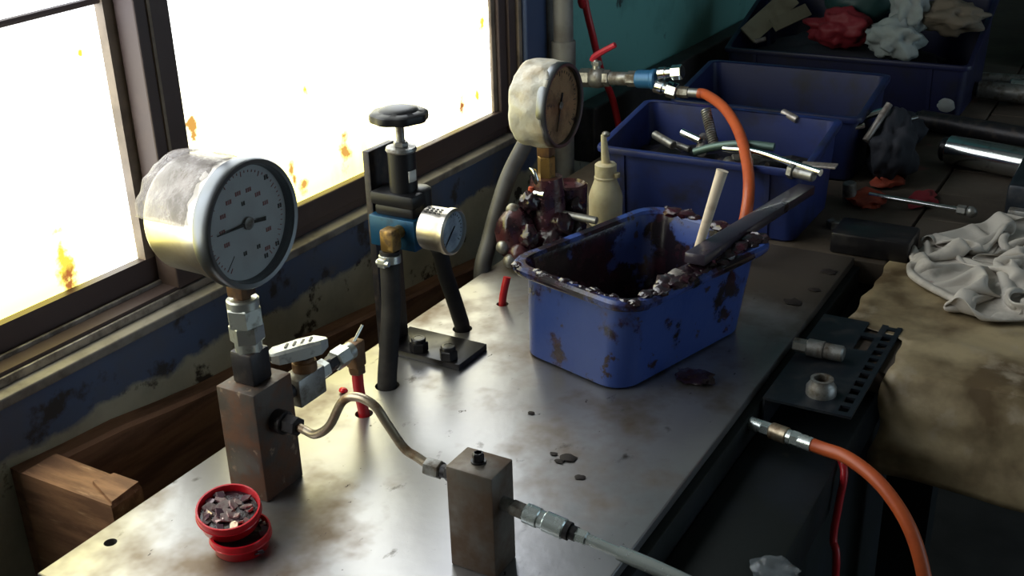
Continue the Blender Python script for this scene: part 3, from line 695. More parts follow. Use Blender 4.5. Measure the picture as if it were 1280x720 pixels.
# brass elbow, clamp and the two black hoses
ey = .706; e = ony(487, 296, ey)
b = new(); box(b, (e.x-.009, ey-.010, e.z-.016), (e.x+.009, ey+.008, e.z+.010), .003); cyl(b, (e.x, ey, e.z), (rgx-.020, ey, e.z), .0075); obj('elbow', b, 'brass', rg)
L = [ony(487, 314, ey), ony(488, 345, ey-.001), ony(489, 385, ey-.002), ony(486, 440, ey-.003)]
b = new(); tube(b, [L[0]]+L[1:]+[Vector((H[0].x, H[0].y, .0)), Vector((H[0].x, H[0].y, -.05))], .0112, 16)
hs1 = thing('black_hose', 'black rubber hose clamped to the brass elbow of the regulator', 'hose', (H[0].x, H[0].y, 0)); obj('hose', b, 'rubber', hs1)
b = new(); d = (L[1]-L[0]).normalized(); p = L[0]+d*.004; lathe(b, p, d, [(.0118, 0), (.0124, .0005), (.0124, .0085), (.0118, .009)], 28); box(b, (p.x-.019, p.y-.006, p.z-.009), (p.x-.008, p.y+.004, p.z+.001), .001); cyl(b, (p.x-.016, p.y-.010, p.z-.004), (p.x-.016, p.y+.006, p.z-.004), .0032, n=10); obj('clamp', b, 'zinc', hs1)
q = [ony(549, 312, .712), ony(556, 340, .711), ony(566, 370, .708), ony(574, 395, .705)]
b = new(); tube(b, [q[0]+Vector((-.01, 0, .012))]+q+[Vector((H[1].x, H[1].y, 0)), Vector((H[1].x+.002, H[1].y, -.05))], .0098, 16)
one('black_hose', b, 'rubber', 'thinner black hose running from under the small gauge into the plate', 'hose', (H[1].x, H[1].y, 0))

# ================================================================== second gauge on the greasy valve
G2Y = .700; c = ony(704, 132, G2Y); G2X, G2Z, G2R = c.x, c.z, .0585
gv = (G2X-.005, .725, 0)
g2 = thing('pressure_gauge', 'old pressure gauge with stained brown dial and wrapped case beside the grey hose', 'gauge', (gv[0], gv[1], .11))
b = new(); case(b, G2X, G2Z, G2Y, G2Y+.05, G2R, .95); obj('case', b, 'stainless', g2)
b = new(); ring(b, G2X, G2Z, G2Y, G2R, .005, .010); obj('bezel', b, 'bezel', g2)
b = new(); lathe(b, (G2X, G2Y+.008, G2Z), (0, -1, 0), [(G2R*.91, 0), (G2R*.91, .003)], 48); d2 = obj('dial', b, 'dialbrown', g2)
b = new()
for k in range(31):
    a = R(228-k*9.2); r0, r1 = G2R*(.68 if k % 5 == 0 else .74), G2R*.8
    p, qq = Vector((math.cos(a), 0, math.sin(a))), Vector((-math.sin(a), 0, math.cos(a)))
    obox(b, Vector((G2X, G2Y+.0048, G2Z))+p*(r0+r1)/2, (p, Vector((0, 1, 0)), qq), (r1-r0, .0004, .001))
obj('scale_ticks', b, 'markblack', d2, smooth=0, kind='stuff')
needle(g2, G2X, G2Z, Vector((G2X-.012, G2Y+.003, G2Z-.034)), Vector((G2X+.006, G2Y+.003, G2Z+.016)), G2Y+.003, .002)
b = new(); lathe(b, (G2X, G2Y+.0035, G2Z), (0, -1, 0), [(G2R*.9, 0), (G2R*.9, .001)], 40); obj('glass', b, 'glass', g2)
b = film(G2X, G2Z, G2R*.95, G2Y+.054, G2Y+.005, 48, 256, 7.7, .002); o = obj('tape_wrap', b, 'tape', g2, smooth=25); o['label'] = 'torn beige tape wrapped round the case'
md = o.modifiers.new('s', 'SOLIDIFY'); md.thickness = .0012
z2 = G2Z-G2R*.93
b = new(); box(b, (gv[0]-.010, gv[1]-.010, z2-.018), (gv[0]+.010, gv[1]+.010, z2+.008), .002); obj('stem', b, 'brownbrass', g2)
b = new(); hexn(b, (gv[0], gv[1], z2-.050), (gv[0], gv[1], z2-.018), .0125); obj('adapter', b, 'brass', g2)
va = thing('greasy_valve', 'maroon grease-covered valve body under the brown-faced gauge', 'valve', (gv[0], gv[1], 0))
zt = z2-.048
def lump(bm, c, rad, sq, seed, amp=.16): blob(bm, c, rad, 3, amp, 2.4, sq, seed, floor=.0005)
b = new(); lathe(b, (gv[0], gv[1], 0), (0, 0, 1), [(.036, 0), (.034, .012), (.028, .02), (.026, zt*.8), (.022, zt)], 28, wob=lambda a, h: 1+.06*noise.noise(Vector((math.cos(a)*2, math.sin(a)*2, h*60)))); obj('body', b, 'maroon', va)
b = new(); lathe(b, (gv[0]+.046, gv[1]-.012, .02), (0, 0, 1), [(.024, 0), (.026, .04), (.0265, .074), (.023, .077), (.021, .072), (.010, .070), (0, .072)], 28, wob=lambda a, h: 1+.05*noise.noise(Vector((math.cos(a)*3, math.sin(a)*3, h*70)))); box(b, (gv[0]+.01, gv[1]-.02, .02), (gv[0]+.05, gv[1]+.006, .05), .004); obj('cup', b, 'maroon', va)
b = new()
for k, (ddx, ddy, zz_, rr_) in enumerate(((-.028, -.018, .03, .022), (-.012, -.03, .055, .016), (.02, -.03, .03, .02), (-.03, .012, .088, .014), (.03, -.028, .07, .013), (-.06, -.004, .05, .014), (.0, -.034, .014, .018), (-.045, -.02, .014, .016))):
    lump(b, (gv[0]+ddx, gv[1]+ddy, zz_), rr_, (1, 1, 1.1), k*1.9+.3, .4)
obj('grease_clots', b, 'grease', va, smooth=80, kind='stuff')
b = new(); lump(b, (gv[0]-.045, gv[1]+.028, .042), .032, (1, .8, 1.3), 2.2); lump(b, (gv[0]-.06, gv[1]+.012, .02), .022, (1, 1, 1), 5.1); obj('grease_coat', b, 'maroon', va, smooth=80)
for k, (dx, dy, z) in enumerate(((-.040, .03, .075), (-.055, .032, .052), (-.070, .03, .03), (-.076, .016, .014))):
    b = new(); lathe(b, (gv[0]+dx, gv[1]+dy, z), (-.75, .1, .5), [(.0085, 0), (.010, .003), (.009, .010), (.005, .014), (0, .015)], 16); obj('nipple', b, 'dullsteel', va)
p = onx(666, 215, gv[0]-.02); p2 = onx(675, 243, gv[0]-.02)
b = new(); obox(b, (p+p2)/2+Vector((0, 0, .004)), ((p2-p), Vector((0, 1, .3)).cross(p2-p), Vector((0, 1, .3))), ((p2-p).length*1.1, .005, .010), .002); cyl(b, p2+Vector((0, .008, 0)), p2+Vector((0, -.008, 0)), .007, n=14); obj('clip_lever', b, 'chrome', va)
p = onx(663, 240, gv[0]-.025); b = new(); cyl(b, p+Vector((0, 0, -.006)), p+Vector((.003, 0, .007)), .0042, n=14, ch=.001); o = obj('plug', b, 'orangerag', va); o['label'] = 'small orange plug'
# brass drain tube pointing to the bottle
a_, e_ = onx(712, 271, gv[0]), onx(746, 276, gv[0])
b = new(); cyl(b, a_+Vector((0, .02, .003)), e_, .0055, n=14, ch=.0006); obj('drain_tube', b, 'dullsteel', va)
# thick grey hose
hy = .80
Q = [ony(672, 150, hy), ony(655, 182, hy), ony(636, 220, hy), ony(622, 262, hy-.004), ony(612, 300, hy-.008)]
pe = onz(606, 338, 0)
b = new(); tube(b, Q+[Vector((pe.x, pe.y+.004, 0.0)), Vector((pe.x, pe.y+.004, -.06))], .0122, 18)
one('grey_hose', b, 'greyrubber', 'thick grey rubber hose rising beside the plate edge behind the brown-faced gauge', 'hose', (pe.x, pe.y, 0))
# red tube at a plate hole left of the blue bin
b = new(); tube(b, [Vector((H[3].x, H[3].y, -.04)), Vector((H[3].x, H[3].y, 0)), Vector((H[3].x+.003, H[3].y-.002, .02)), Vector((H[3].x+.008, H[3].y-.004, .036))], .0050, 10)
one('red_hose', b, 'redhose', 'thin red hose poking out of the plate beside the greasy blue bin', 'hose', (H[3].x, H[3].y, 0))
# oil bottle
bx = 1.485; bb = onx(757, 262, bx); by = bb.y; sc_ = lambda py: onx(757, py, bx).z
ob = thing('oil_bottle', 'small yellowed squeeze bottle with pointed nozzle behind the greasy bin', 'bottle', (bx, by, .0))
b = new(); zs, zn = sc_(236), sc_(222)
lathe(b, (bx, by, 0), (0, 0, 1), [(.022, 0), (.0255, .003), (.026, zs-.012), (.024, zs-.004), (.0175, zn-.004), (.016, zn)], 36); obj('body', b, 'bottle', ob)
b = new(); zt = sc_(203); lathe(b, (bx, by, zn-.001), (0, 0, 1), [(.0175, 0), (.0175, .003), (.0165, .004), (.0165, zt-zn-.002), (.0145, zt-zn), (.006, zt-zn+.001)], 28); obj('collar', b, 'bottle', ob)
b = new(); zp = sc_(168); cyl(b, (bx, by, zt), (bx-.004, by+.002, zp), .0068, .0040, n=16); obj('nozzle', b, 'bottle', ob)
b = new(); blob(b, (bx-.002, by-.001, zp+.001), .0058, 2, .2, 2, (1.1, 1.1, .8), 3); obj('tip_cap', b, 'dullsteel', ob)
b = new(); lathe(b, (bx, by-.018, zn+.003), (0, 0, 1), [(.005, 0), (.0055, .001), (.0055, .006), (.005, .007)], 12); obj('strap', b, 'bottle', ob)

# ================================================================== greasy blue bin in front
RZ = .112
rc = [onz(px, py, RZ) for px, py in ((616, 328), (800, 388), (968, 300), (822, 254))]
cc = sum(rc, Vector())/4
dx = ((rc[2]-rc[1])+(rc[3]-rc[0])).normalized(); dx.z = 0; dyv = Vector((-dx.y, dx.x, 0))
Ld = ((rc[2]-rc[1]).length+(rc[3]-rc[0]).length)/2; Wd = ((rc[0]-rc[1]).length+(rc[3]-rc[2]).length)/2
def place(loop, z, c=None, sh=0.0):
    c = (c or cc)+dx*sh
    out = []
    for i, p in enumerate(loop): out.append(Vector((c.x, c.y, 0))+dx*p.x+dyv*p.y+Vector((0, 0, z(p) if callable(z) else z)))
    return out
fb = thing('parts_bin', 'greasy blue plastic bin standing open on the steel plate', 'bin', (cc.x, cc.y, 0))
rr = lambda ins, r: rrect(Ld-2*ins, Wd-2*ins, max(r-ins*.3, .008), 6)
T0 = .030
SH = -.013
def rb_(i): return rrect(Ld-.040-2*i, Wd-.042-2*i, .030, 6)
b = new()
lo_ = [place(rb_(.004), 0, None, SH), place(rb_(0), .003, None, SH), place(rr(.014, .034), RZ-.010), place(rr(.0105, .034), RZ-.002)]
li_ = [place(rr(.0135, .033), RZ-.002), place(rr(.017, .032), RZ-.012), place(rb_(.004), .007, None, SH), place(rb_(.02), .004, None, SH)]
loft(b, lo_+li_); tub = obj('tub', b, 'bluebin', fb)
MT_in = MT['bluebininner']; tub.data.materials.append(MT_in)
nl = len(lo_[0])
for pnum, pol in enumerate(tub.data.polygons):
    if nl*4 <= pnum < nl*7 or pnum == len(tub.data.polygons)-1: pol.material_index = 1
b = new(); loft(b, [place(rr(.0125, .034), RZ-.006), place(rr(.002, .036), RZ-.010), place(rr(0, .036), RZ-.007), place(rr(0, .036), RZ-.002), place(rr(.003, .035), RZ+.0015), place(rr(.012, .034), RZ+.001), place(rr(.0145, .033), RZ-.003), place(rr(.0125, .034), RZ-.006)], False, False)
obj('rim', b, 'bluebinrim', fb)
# grease lying in the bin and smeared along its room-side rim
b = new(); nx_, ny_ = 40, 30; G = []
iw, il = Wd-2*T0-.012, Ld-2*T0-.012
for i in range(nx_+1):
    row = []
    for j in range(ny_+1):
        u_, v_ = i/nx_-.5, j/ny_-.5
        h = .014+.018*noise.noise(Vector((u_*5, v_*5, 1)))+.010*noise.noise(Vector((u_*13, v_*13, 4)))+.03*max(0, -v_*2-.35)+.02*max(0, u_*2-.4)
        row.append(b.verts.new(Vector((cc.x, cc.y, 0))+dx*u_*il+dyv*v_*iw+Vector((0, 0, max(.0085, h)))))
    G.append(row)
for i in range(nx_):
    for j in range(ny_): b.faces.new((G[i][j], G[i+1][j], G[i+1][j+1], G[i][j+1]))
o = one('grease', b, 'grease', 'dark maroon grease spread over the floor of the blue bin', 'grease', (cc.x, cc.y, .01)); o['kind'] = 'stuff'
b = new()
def rimpt(t): return rc[1].lerp(rc[2], t)
for k in range(46):
    t = random.random(); p = Vector(rimpt(.08+.9*t))+dyv*random.uniform(.006, .022); s = random.uniform(.004, .0105)
    blob(b, (p.x, p.y, RZ+.001+s*.15), s, 2, .45, 2.2, (1.5, 1.2, .6), k*1.3)
for k in range(20):
    t = random.random(); p = Vector(rc[2].lerp(rc[3], .05+.85*t))-dx*random.uniform(.005, .015); s = random.uniform(.004, .0095)
    blob(b, (p.x, p.y, RZ+s*.1), s, 2, .45, 2.2, (1.2, 1.5, .6), k*2.1)
for k in range(26):
    t = random.random(); p = Vector(rc[0].lerp(rc[1], .12+.82*t))+dx*random.uniform(.006, .013); s = random.uniform(.0018, .005)
    blob(b, (p.x, p.y, RZ+s*.1), s, 2, .5, 2.2, (1.2, 1.5, .6), k*3.1)
o = one('grease', b, 'grease', 'lumpy dark grease smeared along the rim of the blue bin', 'grease', (cc.x, cc.y, RZ)); o['kind'] = 'stuff'
# pale scrap on the rim
p = onz(845, 343, RZ+.006); b = new(); blob(b, p, .0095, 2, .4, 2, (1.5, 1, .45), 9); one('grease_scraper', b, 'alu', 'pale grey smeared scrap on the room-side rim of the greasy bin', 'scrap', p)
# pale stick and greasy bar
s0 = onz(868, 326, RZ-.01); s1 = onx(903, 213, s0.x+.02)
b = new(); d = s1-s0; tube(b, [s0-d*.25, s0+d*.2, s0+d*.45, s0+d*.75, s0+d*.96, s1], (.0050, .0074), 12); 
st = one('stirring_stick', b, 'stick', 'pale wooden stick standing in the greasy blue bin', 'stick', s0-d*.25)
u0 = onz(868, 324, RZ+.016); u1 = onx(1008, 236, 1.515)
d = (u1-u0).normalized(); sd = d.cross(Vector((0, 0, 1))).normalized(); up = sd.cross(d)
b = new(); obox(b, (u0+u1)/2, (d, sd, up), ((u1-u0).length, .025, .013), .002)
one('flat_bar', b, 'greybar', 'dark greasy flat bar lying from the blue bin to the bin behind', 'bar', u0)
# crumbs on the plate
for k, (px, py, s) in enumerate(((710, 573, .007), (699, 577, .004), (692, 568, .003), (725, 597, .004), (990, 378, .009), (1036, 340, .008), (1018, 363, .006), (380, 500, .004), (664, 517, .003))):
    p = onz(px, py, 0); b = new(); blob(b, (p.x, p.y, .001), s, 2, .5, 2, (1, 1.3, .2), k*2.7, floor=.0002)
    lab = ['dark grease crumb in the little cluster beyond the small brown block', 'dark oily crumb at the far corner of the plate past the greasy bin', 'small dark crumb near the red hose hole', 'lone dark crumb between the brown block and the blue bin'][0 if k < 4 else 1 if k < 7 else k-5]
    one('grease_crumb', b, 'grime', lab, 'crumb', (p.x, p.y, 0), 'grease crumbs on the plate')
# dark oily pad in the shade right of the bin
p = onz(868, 475, 0); b = new(); blob(b, (p.x, p.y, .004), .015, 3, .5, 2.4, (1, 1.5, .35), 4.2, floor=.0003); one('oily_lump', b, 'grease', 'dark oily lump on the plate in the shade of the blue bin', 'lump', (p.x, p.y, 0))
# ================================================================== blue bins along the wall
def hopper(label, x0, x1, y0, y1, zf, zb, mt, ribs, z0=-.006, tap=.012):
    t = thing('storage_bin', label, 'bin', ((x0+x1)/2, (y0+y1)/2, z0))
    cx, cy = (x0+x1)/2, (y0+y1)/2
    def L(ins, z): 
        out = []
        for p in rrect(x1-x0-2*ins, y1-y0-2*ins, .016, 4):
            s = max(0, min(1, (p.x+(x1-x0)/2-.02)/(x1-x0-.04)))
            zt = zf+(zb-zf)*s
            out.append(Vector((cx+p.x, cy+p.y, z if z is not None and z < 0.03 else zt+(z or 0)-(.1 if z else 0))))
        return out
    def top(ins, dz):
        out = []
        for p in rrect(x1-x0-2*ins, y1-y0-2*ins, .016, 4):
            s = max(0, min(1, (p.x+(x1-x0)/2-.02)/(x1-x0-.04)))
            out.append(Vector((cx+p.x, cy+p.y, zf+(zb-zf)*s+dz)))
        return out
    b = new(); loft(b, [L(tap+.004, z0), L(tap, z0+.004), top(.006, -.012), top(.006, -.001), top(.009, -.001), top(.010, -.012), L(tap+.004, z0+.008), L(tap+.02, z0+.006)])
    obj('tub', b, mt, t)
    b = new(); loft(b, [top(.008, -.004), top(0, -.009), top(-.001, -.004), top(0, 0), top(.004, .0015), top(.010, 0), top(.008, -.004)], False, False); obj('rim', b, mt, t)
    for y in ribs:
        b = new(); loft(b, [[Vector((x0+tap-.003+(.006-tap)*k, y-.004, z)), Vector((x0+tap-.003+(.006-tap)*k, y+.004, z)), Vector((x0+tap+.004+(.006-tap)*k, y+.004, z)), Vector((x0+tap+.004+(.006-tap)*k, y-.004, z))] for k, z in ((0, z0+.004), (1, zf-.009))]); obj('rib', b, mt, t, smooth=0)
    return t
hopper('blue plastic bin of springs and rods next to the oil bottle', 1.530, 1.735, .415, .745, .108, .135, 'navy', (.47, .70))
hopper('middle dark blue bin between two other blue bins along the wall', 1.845, 2.055, .415, .752, .108, .137, 'navymid', (.47, .70))
hopper('dark navy bin heaped with rags at the end of the bench', 2.335, 2.62, .325, .83, .10, .19, 'navydark', (.40, .76))
# ---- scrap in the first bin
def rod(name, pts, r, mt, label, cat, group=None, n=10):
    b = new(); tube(b, pts, r, n); p = sum((Vector(q) for q in pts), Vector())/len(pts); return one(name, b, mt, label, cat, p, group)
sp0, sp1 = onx(882, 137, 1.68), onx(893, 184, 1.655)
b = new(); d = sp1-sp0; u_, v_, dd = frame_of(d); nn = 17*10
tube(b, [sp0+d*(k/nn)+(u_*math.cos(k*.628)+v_*math.sin(k*.628))*.0072 for k in range(nn+1)], .0016, 6, 1)
one('coil_spring', b, 'dullsteel', 'upright steel coil spring leaning in the nearest blue bin', 'spring', sp1)
a, c = onx(852, 165, 1.66), onx(876, 176, 1.65)
b = new(); cyl(b, a, c, .0062, ch=.001, n=16); one('steel_pin', b, 'chrome', 'short bright steel pin beside the coil spring in the bin', 'pin', a)
b = new(); cyl(b, onx(818, 168, 1.66), onx(842, 182, 1.64), .007, n=14, ch=.001); one('steel_pin', b, 'dullsteel', 'dull grey steel pin in the blue bin near the oil bottle', 'pin', onx(830, 175, 1.65))
rod('bent_rod', [onx(868, 190, 1.60), onx(895, 183, 1.60), onx(930, 180, 1.60), onx(968, 184, 1.60)], .0062, mat('green_rod', (.1, .16, .14), .4, .4), 'greenish bent rod lying across the first blue bin', 'rod')
rod('steel_rod', [onx(905, 186, 1.58), onx(945, 190, 1.565), onx(985, 203, 1.545), onx(1026, 216, 1.525)], .0052, 'chrome', 'shiny steel rod leaning out over the corner of the first blue bin', 'rod')
b = new(); p, q = onx(1002, 205, 1.56), onx(1046, 208, 1.545); obox(b, (p+q)/2, ((q-p), Vector((1, 0, .1)), Vector((0, 0, 1))), ((q-p).length, .016, .003), .0008); one('steel_strip', b, 'alu', 'flat pale metal strip on the corner of the first blue bin', 'strip', p)
b = new(); cyl(b, onx(990, 214, 1.535), onx(1018, 221, 1.525), .008, n=16, ch=.002); hexn(b, onx(986, 213, 1.535), onx(993, 215, 1.533), .011); one('bolt', b, 'dullsteel', 'thick bolt beside the metal strip on the corner of the first blue bin', 'bolt', onx(1000, 216, 1.53))
b = new(); cyl(b, onx(978, 140, 1.735), onx(997, 150, 1.725), .006, n=12, ch=.001); one('bolt', b, 'alu', 'small pale bolt resting on the back rim of the first blue bin', 'bolt', onx(985, 144, 1.73))
for k in range(9):
    p = Vector((random.uniform(1.58, 1.69), random.uniform(.47, .70), random.uniform(.076, .088))); a = random.random()*3.1; v = Vector((math.cos(a), math.sin(a), random.uniform(-.2, .2)))*random.uniform(.02, .045)
    b = new(); cyl(b, p-v, p+v, random.uniform(.005, .010), n=12, ch=.001); one('scrap_pin', b, random.choice(['darksteel', 'dullsteel']), 'dark steel pin among the scrap in the first blue bin', 'pin', p, 'scrap pins in the first blue bin')
b = new(); nx_ = 16; G = []
for i in range(nx_+1):
    G.append([b.verts.new((1.548+.17*i/nx_, .432+.296*j/nx_, .070+.016*noise.noise(Vector((i*.5, j*.6, 2))))) for j in range(nx_+1)])
for i in range(nx_):
    for j in range(nx_): b.faces.new((G[i][j], G[i+1][j], G[i+1][j+1], G[i][j+1]))
o = one('metal_scrap', b, 'blacksteel', 'dark oily metal swarf filling the first blue bin', 'scrap', (1.63, .58, .04), smooth=20); o['kind'] = 'stuff'
# ---- things between the bins and the room side
rod('steel_rod', [onx(1082, 176, 1.86), onx(1112, 130, 1.90)], .006, 'alu', 'plain grey rod leaning on the corner of the middle blue bin', 'rod')
rod('steel_pin', [onx(1075, 148, 1.90), onx(1106, 138, 1.91)], .006, 'chrome', 'shiny pin on the corner of the middle blue bin', 'pin')
rod('steel_pin', [onx(1064, 160, 1.86), onx(1080, 156, 1.87)], .006, 'chrome', 'stubby bright pin above the corner of the first blue bin', 'pin')
p = onz(1094, 232, -.006); b = new(); blob(b, (p.x+.05, p.y-.012, .045), .052, 4, .35, 1.8, (1.25, .75, 1.15), 2.4, floor=-.0055); one('dark_cloth', b, 'darkcloth', 'dark bundled cloth leaning against the middle blue bin', 'cloth', (p.x+.05, p.y, -.006), smooth=120)
p = onz(1130, 178, -.006); b = new(); blob(b, (p.x, p.y, .02), .035, 3, .4, 1.8, (1.3, 1, .8), 6.4, floor=-.0055); one('dark_cloth', b, 'darkcloth', 'small dark cloth bundle lying in front of the navy bin', 'cloth', (p.x, p.y, -.006), smooth=120)
for (q0, q1, lab) in (((1126, 152), (1146, 147), 'bright steel pin on the dark cloth before the navy bin'), ((1118, 176), (1136, 167), 'thin bright pin below the dark cloth before the navy bin')):
    b = new(); cyl(b, onz(*q0, .05), onz(*q1, .05), .004, n=10); one('steel_pin', b, 'chrome', lab, 'pin', onz(*q0, .05))
def flatrag(name, px, py, mt, label, s, seed, sq=(1, 1, .25), z=.0):
    p = onz(px, py, z); b = new(); blob(b, (p.x, p.y, z+s*sq[2]*.6), s, 3, .55, 1.7, sq, seed, floor=z+.0005); return one(name, b, mt, label, 'rag', (p.x, p.y, z), smooth=90)
flatrag('orange_rag', 1085, 252, 'orangerag', 'crumpled orange rag under the thin bright rod', .03, 1.2, (1.3, 1, .35), -.004)
flatrag('orange_rag', 1110, 228, 'orangerag', 'smaller orange-red rag by the dark cloth bundle', .026, 4.2, (1.5, .8, .45), -.004)
flatrag('red_rag', 1152, 250, 'redcloth', 'flat dark red rag lying under the thin bright rod', .03, 8.1, (1.4, .7, .15), -.004)
flatrag('orange_rag', 1127, 192, 'orangerag', 'tiny orange scrap in front of the navy bin', .016, 5.5, (1, 1, .6), -.004)
p = onz(1180, 127, -.004); b = new(); q = onx(1184, 130, 2.33); blob(b, (2.318, q.y, q.z), .016, 3, .2, 2, (.3, 1.05, .85), 3); one('paper_scrap', b, 'clothcool', 'small pale paper scrap stuck on the side of the navy bin', 'paper', (2.318, q.y, q.z))
p = onz(1060, 240, 0); b = new(); cyl(b, onz(1062, 250, .0), onz(1062, 228, .03), .011, n=14, ch=.002); one('steel_stud', b, 'dullsteel', 'short dull stud standing at the corner of the first blue bin', 'stud', onz(1062, 250, 0))
b = new(); p = onz(1045, 280, 0); hexn(b, (p.x, p.y, -.006), (p.x, p.y, .006), .014); one('hex_nut', b, 'dullsteel', 'loose dark hex nut on the bench by the first blue bin', 'nut', (p.x, p.y, -.006))
# ---- rags and other stuff heaped in the far bin
X = 2.46
def heap(name, px, py, mt, label, cat, s, sq, seed, x=X, amp=.4, ridge=False, fr=1.8):
    p = onx(px, py, x); b = new(); blob(b, p, s, 4, amp, fr, sq, seed, ridge=ridge); return one(name, b, mt, label, cat, p, smooth=90)
heap('brown_rag', 1060, 74, 'darkcloth', 'dark brown rag spread under the other rags in the navy bin', 'rag', .16, (.65, 1.15, .30), 2, 2.49)
heap('white_rag', 1118, 48, 'clothcool', 'white rag hanging over the front of the navy bin', 'rag', .052, (.8, 1.0, .75), 1.5, 2.40, .5)
heap('white_rag', 1136, 12, 'clothcool', 'upper white rag curled beside the teal ball in the navy bin', 'rag', .05, (.7, .7, 1.1), 7.5, 2.43, .5)
heap('red_rag', 1050, 35, 'redcloth', 'glossy dark red cloth in the navy bin', 'rag', .058, (.7, 1.05, .62), 3.5, 2.42, .5)
heap('teal_bundle', 1075, 0, 'tealcloth', 'rounded dark teal bundle behind the red cloth', 'bundle', .075, (.8, .95, .75), 4.4, 2.50, .12)
heap('brown_paper', 1185, 20, 'brownpaper', 'crumpled brown paper sticking up in the navy bin', 'paper', .062, (.7, 1.15, .5), 9.5, 2.45, .45)
def card(px0, py0, px1, py1, x, wd, mt, label):
    p, q = onx(px0, py0, x), onx(px1, py1, x+.10); b = new(); d_ = (q-p).normalized(); n_ = Vector((-.8, -.45, .5)); n_ = (n_-d_*n_.dot(d_)).normalized(); obox(b, (p+q)/2, (d_, n_.cross(d_), n_), ((q-p).length, wd, .006), .001); one('wood_offcut', b, mt, label, 'offcut', p, smooth=20)
card(934, 45, 990, -5, 2.42, .045, 'beige', 'longer beige board end sticking out of the navy bin near the teal wall')
card(966, 32, 1010, 12, 2.44, .03, 'beige', 'shorter beige board end beside the red cloth')
b = new(); p = onx(944, 52, 2.36); cyl(b, p, p+Vector((.01, -.02, .006)), .005, n=10); one('steel_pin', b, 'alu', 'little pale pin at the wall-side corner of the navy bin', 'pin', p)

# ================================================================== pipe, ball valve, hoses at the wall
pp = thing('grey_pipe', 'vertical grey pipe with a coupling standing in front of the teal wall', 'pipe', (1.79, .91, ZF))
c = ony(704, 30, .912); px_ = c.x
b = new(); cyl(b, (px_, .912, ZF), (px_, .912, ZC), .0175, n=24); obj('pipe', b, 'pvc', pp)
zc0, zc1 = ony(706, 76, .912).z, ony(706, 50, .912).z
b = new(); lathe(b, (px_, .912, zc0-.012), (0, 0, 1), [(.0175, 0), (.0215, .002), (.0215, zc1-zc0+.010), (.0205, zc1-zc0+.012), (.0175, zc1-zc0+.012)], 24); obj('coupling', b, 'pvc', pp)
VX = 1.75
cv = lambda px, py: onx(px, py, VX)
bv = thing('ball_valve', 'steel ball valve with red lever and blue collar on the grey pipe', 'valve', (VX, .85, cv(745, 95).z))
c0, c1 = cv(728, 97), cv(856, 100); dv = (c1-c0).normalized()
vat = lambda s: c0+dv*s
LL = (c1-c0).length
b = new(); cyl(b, Vector((px_, .912, c0.z)), vat(.0), .010, n=16); obj('branch', b, 'pvc', bv)
b = new(); hexn(b, vat(-.004), vat(.018), .0165); lathe(b, vat(.014), dv, [(.012, 0), (.017, .006), (.018, .016), (.016, .026), (.012, .030)], 24); hexn(b, vat(.042), vat(.054), .0145); obj('body', b, 'dullsteel', bv)
sp = vat(.027)
b = new(); cyl(b, sp, sp+Vector((0, 0, .028)), .0075, n=14); hexn(b, sp+Vector((0, 0, .022)), sp+Vector((0, 0, .029)), .0095); obj('stem', b, 'zinc', bv)
l0 = sp+Vector((0, 0, .026)); l1 = cv(742, 72); l2 = cv(768, 57)
b = new(); cyl(b, l0, cv(741, 74), .0052, .0045, n=10, ch=.0008); obj('lever_base', b, 'zinc', bv)
b = new(); tube(b, [cv(741, 76), cv(743, 71), cv(754, 64), cv(769, 56)], (.0062, .0048), 8, 4); obj('lever', b, 'redpaint', bv)
b = new(); sx_ = Vector((1, 0, 0))
path = [l0+Vector((0, .012, 0)), l0, l1.lerp(l0, .1), l2]
lp = []
for k, p in enumerate(path):
    d = (path[min(k+1, 3)]-path[max(k-1, 0)]).normalized(); up = d.cross(sx_).normalized(); wd = (.010, .010, .009, .007)[k]
    lp.append([p-sx_*wd-up*.0016, p+sx_*wd-up*.0016, p+sx_*wd+up*.0016, p-sx_*wd+up*.0016])
b.free()
b = new(); cyl(b, vat(.052), vat(.088), .0115, n=20); hexn(b, vat(.086), vat(.104), .0135); obj('nipple', b, 'dullsteel', bv)
b = new(); cyl(b, vat(.103), vat(.132), .0155, n=28, ch=.002); cyl(b, vat(.130), vat(.140), .0175, n=28, ch=.002); obj('collar', b, 'bluefit', bv)
# chrome twin coupler
q0 = vat(.138)
b = new(); dn = Vector((0, -1, -.18)).normalized(); base = q0+Vector((0, .002, -.010))
cyl(b, base, base+dn*.018, .0125, n=20, ch=.002); cyl(b, base+dn*.017, base+dn*.024, .010); hexn(b, base+dn*.023, base+dn*.042, .0135); obj('lower_coupler', b, 'chrome', bv)
b = new(); up_ = q0+Vector((0, -.004, .010)); d3 = Vector((0, -1, .16)).normalized()
cyl(b, up_, up_+d3*.016, .0105, n=20, ch=.002); cyl(b, up_+d3*.015, up_+d3*.026, .009); hexn(b, up_+d3*.025, up_+d3*.044, .0125); obj('upper_coupler', b, 'chrome', bv)
h0 = base+dn*.041; h1 = cv(880, 117)
b = new(); hexn(b, h0, h0.lerp(h1, .45), .0095); cyl(b, h0.lerp(h1, .42), h1, .0075, n=14); obj('hose_tail', b, 'dullsteel', bv)
hp = [(h1, None)] 
pts = [h0.lerp(h1, .8)] + [onx(px, py, x) for px, py, x in ((884, 119, 1.745), (906, 136, 1.69), (924, 166, 1.62), (934, 205, 1.53), (936, 240, 1.47), (931, 275, 1.44))]
e = pts[-1]; pts += [Vector((e.x-.01, e.y+.006, e.z-.04)), Vector((e.x-.02, e.y+.01, .008))]
b = new(); tube(b, pts, .0084, 14); one('orange_hose', b, 'orangehose', 'orange hose arching from the chrome coupler down behind the greasy bin', 'hose', (pts[-1].x, pts[-1].y, 0))
